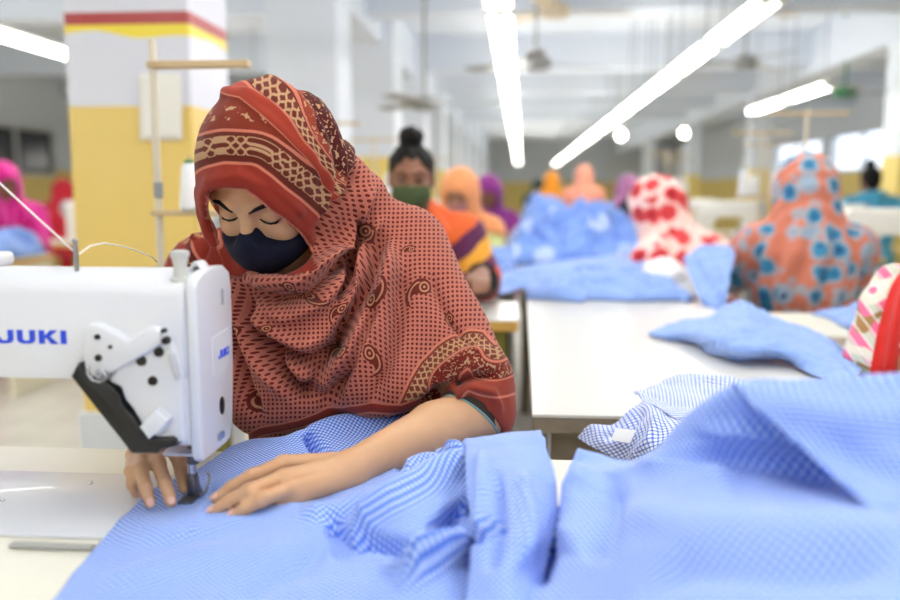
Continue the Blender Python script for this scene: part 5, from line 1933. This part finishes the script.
def make_machine():
    """The plain machine of the other stations: arm along X, head at +X."""
    r = empty('sewing_machine')
    MB().box((0, 0, -0.004), (0.48, 0.18, 0.02), bev=0.004).build('bed', M_machine_far, r, auto=40)
    prof = [(-0.055, 0.17), (-0.055, 0.255), (-0.04, 0.28), (0, 0.288), (0.04, 0.28), (0.055, 0.255), (0.055, 0.17)]
    MB().prism(prof, -0.24, 0.20, 'x', bev=0.008).build('arm', M_machine_far, r, auto=50)
    MB().box((-0.18, 0, 0.09), (0.12, 0.11, 0.18), bev=0.015, seg=3).build('pillar', M_machine_far, r, auto=40)
    MB().prism([(0.06, 0.2), (0.06, 0.17), (0.12, 0.075), (0.205, 0.075), (0.215, 0.09), (0.215, 0.265), (0.2, 0.28), (0.06, 0.27)], -0.05, 0.05, 'y', bev=0.006).build('head', M_machine_far, r, auto=40)
    MB().cyl((0.165, 0, 0.08), (0.165, 0, 0.012), 0.006, n=10).build('needle_bar', M_steel, r, auto=40)
    MB().box((0.165, -0.008, 0.011), (0.02, 0.035, 0.006), bev=0.001).build('presser_foot', M_steel, r)
    MB().cyl((-0.24, 0, 0.225), (-0.275, 0, 0.225), 0.062, 0.058, n=28).build('hand_wheel', mat('wheel_grey', (160, 164, 170), 0.4), r, auto=40)
    MB().box((-0.06, -0.056, 0.225), (0.10, 0.003, 0.02)).build('name_stripe', mat('lavender_blue', (150, 158, 214), 0.4), r)
    for x_, z_ in ((0.10, 0.22), (0.13, 0.18), (0.16, 0.21)):
        MB().cyl((x_, -0.045, z_), (x_, -0.06, z_), 0.010, n=12).build('tension_dial', M_black, r, auto=40)
    return r


def make_stand():
    r = empty('thread_stand')
    MB().lathe([(0.05, 0), (0.05, 0.01), (0.012, 0.03)], n=16).build('base', M_iron, r, auto=40)
    MB().cyl((0, 0, 0.02), (0, 0, 0.72), 0.008, n=10).build('pole', M_pole, r, auto=40)
    MB().box((0, 0, 0.34), (0.26, 0.03, 0.012), bev=0.002).build('cone_shelf', M_wood, r)
    MB().box((0, 0, 0.70), (0.34, 0.022, 0.012), bev=0.002).build('top_arm', M_wood, r)
    return r


def make_cone():
    r = empty('thread_cone')
    MB().lathe([(0.030, 0), (0.033, 0.006), (0.023, 0.135), (0.014, 0.142)], n=20).build('thread', M_thread, r, auto=40)
    MB().lathe([(0.022, -0.001), (0.026, 0.003), (0.012, 0.150), (0.008, 0.152)], n=14).build('core', M_green, r, auto=40)
    return r


PROTO = {}


def place(kind, maker, loc, rz, label, cat, group):
    if kind not in PROTO:
        PROTO[kind] = o = maker()
    else:
        o = copy_tree(PROTO[kind])
    o.location = loc; o.rotation_euler = (0, 0, rz)
    return tag(o, label, cat, group)


def station(x0, x1, y0, y1, where, flip=False, mx_=None, stand=True, top=None, cones=2, panel=None, edge=None, my=0.0, sx_=None):
    plain_table(None, x0, x1, y0, y1, 'cream sewing table ' + where, top=top or M_cream, group='sewing tables of the bays', panel=panel, edge=edge)
    cx = (x0 + x1) / 2 if mx_ is None else mx_
    cy = (y0 + y1) / 2 + my
    place('machine', make_machine, (cx, cy, TZ + 0.014), PI if flip else 0.0, 'cream sewing machine on the table ' + where, 'sewing machine', 'sewing machines of the bays')
    if stand:
        sx_ = x1 - 0.16 if sx_ is None else sx_
        sy_ = y1 - 0.08 if not flip else y0 + 0.08
        place('stand', make_stand, (sx_, sy_, TZ), 0.0, 'wooden armed thread stand on the table ' + where, 'thread stand', 'thread stands of the bays')
        for k in range(cones):
            place('cone', make_cone, (sx_ - 0.09 + 0.18 * k, sy_, TZ + 0.346), 0.0, ('left' if k == 0 else 'right') + ' white cone on the stand of the table ' + where, 'thread cone', 'thread cones of the bays')


# row of the woman with the bun and the ones behind her
plain_table(None, -1.10, -0.005, 2.56, 2.98, 'cream topped table with yellow wooden edge in front of the woman with the bun', edge=M_oak, legs=mat('olive_paint', (132, 128, 52), 0.6), top=M_tabletop)
place('machine', make_machine, (-0.72, 2.79, TZ + 0.014), 0, 'cream sewing machine left of the woman with the bun', 'sewing machine', 'sewing machines of the bays')
station(-1.10, 0.0, 3.92, 4.35, 'in front of the peach headscarf', mx_=-0.74, sx_=-0.95)
station(-1.10, 0.0, 5.30, 5.74, 'in front of the purple headscarf', mx_=-0.74, sx_=-0.95)
station(-1.10, -0.1, 7.0, 7.45, 'third from the bun by the columns', mx_=-0.6, sx_=-0.9)
station(-1.10, -0.1, 8.9, 9.35, 'fourth from the bun by the columns', mx_=-0.6, sx_=-0.9)
# right bay, people facing away
station(1.04, 2.06, 3.80, 4.25, 'beyond the coral headscarf', flip=True, mx_=1.64, sx_=1.20)
station(0.95, 2.05, 5.10, 5.55, 'second beyond the coral headscarf', flip=True, mx_=1.75, sx_=1.36)
station(1.0, 2.1, 6.40, 6.85, 'third beyond the coral headscarf', flip=True, mx_=1.5, sx_=1.75)
station(1.0, 2.1, 8.0, 8.45, 'fourth beyond the coral headscarf', flip=True, mx_=1.5, sx_=1.3)
station(1.0, 2.1, 9.8, 10.25, 'fifth beyond the coral headscarf', flip=True, mx_=1.5, sx_=1.7)
station(2.5, 3.6, 5.6, 6.05, 'by the right column', flip=True, mx_=3.0, sx_=2.72)
station(2.5, 3.2, 8.9, 9.35, 'behind the right column', flip=True, mx_=2.9, sx_=2.6)
station(0.55, 0.95, 4.75, 5.2, 'behind the red flowered headscarf', flip=True, mx_=0.78, stand=False) if False else None
# left bay with closed panels
M_panel = mat('cream_panel', (228, 222, 200), 0.5)
station(-3.95, -2.80, 4.55, 5.05, 'with closed panels in front of the magenta headscarf', mx_=-3.69, stand=False, panel=M_panel)
station(-3.95, -2.80, 6.10, 6.60, 'with closed panels beyond the magenta headscarf', mx_=-3.15, stand=False, panel=M_panel)
station(-3.95, -2.80, 7.60, 8.10, 'with closed panels farthest in the left bay', mx_=-3.2, stand=False, panel=M_panel)
# cream table behind the small bulge of cloth, in front of the coral headscarf
plain_table(None, 0.70, 1.62, 2.33, 2.78, 'cream table between the coral headscarf and the pale blue cloth', top=M_cream, edge=M_cream)

# ---- cloth on the tables
def PZK(rows): return K(rows, PZ)


o = sheet('shirt_cloth', PZK([
    [(648, 334, .775), (680, 322, .79), (708, 318, .80), (728, 305, .83), (748, 303, .845), (775, 318, .83), (808, 330, .81), (836, 345, .80), (862, 372, .79)],
    [(649, 335, .775), (684, 328, .80), (712, 326, .815), (735, 320, .835), (755, 318, .84), (782, 330, .825), (812, 342, .81), (838, 356, .80), (858, 378, .79)],
    [(652, 336, .775), (688, 334, .80), (714, 336, .82), (740, 338, .825), (762, 338, .82), (790, 346, .815), (815, 354, .805), (838, 366, .79), (856, 384, .785)],
    [(656, 337, .775), (692, 340, .785), (713, 346, .80), (742, 350, .81), (770, 350, .81), (792, 356, .80), (812, 366, .79), (834, 376, .785), (850, 390, .78)],
    [(660, 338, .775), (696, 341, .776), (714, 354, .778), (740, 359, .778), (768, 358, .778), (786, 360, .778), (806, 372, .778), (826, 382, .778), (846, 396, .778)],
]), 60, 110, M_sky, None, [([(745, 318), (770, 322), (800, 340), (830, 356)], 5, -0.012), ([(715, 336), (750, 334), (790, 345)], 6, 0.008)], wr=0.006, ws=12, seed=41, fine=0.004, floor_z=TZ + 0.002)
tag(o, 'pale blue shirt cloth lying across the right side of the long white table', 'cloth')
o = sheet('shirt_cloth', PZK([
    [(455, 300, .776), (495, 298, .776), (520, 291, .776), (560, 291, .776), (600, 294, .776), (632, 296, .776)],
    [(456, 291, .79), (495, 288, .80), (522, 280, .80), (562, 280, .81), (602, 284, .82), (638, 284, .81)],
    [(460, 286, .80), (496, 282, .81), (528, 272, .81), (570, 268, .83), (612, 266, .85), (644, 264, .85)],
    [(466, 283, .79), (500, 277, .80), (535, 267, .80), (575, 262, .82), (615, 257, .84), (652, 250, .85)],
    [(470, 284, .776), (505, 276, .776), (540, 268, .776), (580, 262, .776), (620, 258, .78), (658, 252, .80)],
]), 50, 110, M_sky, None, [([(470, 292), (520, 284), (560, 285)], 4, -0.010), ([(560, 275), (605, 272), (650, 256)], 4, -0.012), ([(580, 284), (615, 276), (640, 268)], 4, 0.010)], wr=0.016, ws=11, seed=43, fine=0.006, floor_z=TZ + 0.002)
tag(o, 'long pale blue shirt cloth bridging the table of the bun and the long white table', 'cloth')
o = sheet('white_cloth', PZK([
    [(622, 300, .775), (650, 299, .775), (676, 298, .775), (700, 296, .775)],
    [(630, 290, .79), (655, 286, .80), (682, 284, .80), (698, 288, .785)],
    [(640, 276, .84), (660, 270, .85), (678, 272, .84), (694, 280, .80)],
    [(645, 264, .87), (660, 258, .88), (674, 260, .87), (688, 272, .82)],
    [(650, 272, .80), (664, 266, .80), (676, 268, .80), (688, 278, .78)],
]), 36, 40, M_whitecloth, None, [([(640, 292), (665, 280), (690, 284)], 4, -0.010)], wr=0.006, ws=16, seed=47, floor_z=TZ + 0.002)
tag(o, 'crumpled white cloth beside the long pale blue cloth', 'cloth')
o = sheet('shirt_cloth', K([
    [(684, 260, 3.35), (698, 250, 3.4), (712, 246, 3.4), (736, 250, 3.35)],
    [(688, 270, 3.25), (698, 263, 3.25), (712, 260, 3.25), (734, 262, 3.2)],
    [(694, 284, 3.1), (704, 280, 3.08), (716, 278, 3.08), (730, 280, 3.05)],
    [(698, 296, 2.95), (708, 296, 2.93), (718, 298, 2.93), (727, 300, 2.92)],
    [(712, 310, 2.9), (716, 314, 2.88), (720, 318, 2.88), (725, 322, 2.88)],
], D), 40, 40, M_sky, None, [([(690, 255), (705, 280), (716, 305)], 5, -0.014), ([(715, 255), (718, 280), (720, 305)], 4, 0.010)], wr=0.014, ws=10, fine=0.006, seed=53)
tag(o, 'pale blue shirt cloth hanging off the far right corner of the long white table', 'cloth')


def pile(name, x0, x1, y0, y1, hgt, mt, label, seed, ws=9.0, z=TZ, nu=90):
    u = np.linspace(0, 1, nu); g = np.stack(np.meshgrid(u, u, indexing='ij'), -1).reshape(-1, 2)
    X_ = x0 + (x1 - x0) * g[:, 0]; Y_ = y0 + (y1 - y0) * g[:, 1]
    e = np.minimum(np.minimum(g[:, 0], 1 - g[:, 0]), np.minimum(g[:, 1], 1 - g[:, 1]))
    env = np.clip(e / 0.24, 0, 1) ** 0.6
    q3 = np.stack([X_, Y_, np.zeros_like(X_)], 1)
    n1 = fnoise(q3, ws * 0.45, seed); n2 = fnoise(q3, ws, seed + 3); n3 = fnoise(q3, ws * 2.2, seed + 7)
    hh = hgt * env * (0.72 + 0.5 * n1) + env * hgt * (0.34 * (1 - 2.6 * np.abs(n2)) + 0.20 * (1 - 2.6 * np.abs(n3)))
    X_ = X_ + 0.06 * fnoise(q3, ws, seed + 11); Y_ = Y_ + 0.06 * fnoise(q3, ws, seed + 13)
    V = np.stack([X_, Y_, z + 0.004 + np.maximum(hh, 0)], 1)
    c = V.mean(0) * [1, 1, 0] + [0, 0, z]
    me = mesh_np(name, V - c, grid_faces(nu, nu))
    attr(me, 'cuv', np.stack([g[:, 0] * (x1 - x0) * 1.4, g[:, 1] * (y1 - y0) * 1.4, np.zeros(len(g))], 1))
    o = link(name, me, mt, None, smooth=True, loc=c)
    md = o.modifiers.new('thick', 'SOLIDIFY'); md.thickness = 0.004; md.offset = -1
    return tag(o, label, 'cloth')


M_sky2 = flowers('mixed_blue_cotton', (124, 158, 228), (186, 206, 244), (100, 134, 212), 5.0, 0.3, 0.1)
pile('cloth_pile', -0.08, 0.70, 4.40, 6.0, 0.23, M_sky2, 'tall crumpled pile of pale blue shirts on the middle table', 2.0)
pile('cloth_pile', -0.30, 0.02, 2.98, 3.0 + 0.25, 0.0, M_sky, '', 5.0) if False else None
pile('cloth_pile', -0.30, -0.02, 3.94, 4.33, 0.10, M_sky, 'small heap of pale blue cloth on the table in front of the peach headscarf', 6.0, nu=40)
pile('cloth_pile', 0.05, 0.58, 3.0, 3.40, 0.07, M_sky, 'low heap of pale blue cloth on the far end of the long white table', 8.0, nu=44)
pile('cloth_pile', -3.42, -2.81, 4.57, 5.02, 0.17, M_sky, 'heap of pale blue cloth in front of the magenta headscarf', 9.0, nu=40)
pile('cloth_pile', 0.90, 1.5, 2.36, 2.74, 0.05, M_sky, 'flat pale blue cloth on the cream table below the coral headscarf', 12.0, nu=40)
pile('cloth_pile', 0.0, 0.5, 8.5, 10.0, 0.25, M_sky2, 'far pile of pale blue shirts past the person in salmon pink', 15.0, nu=40)
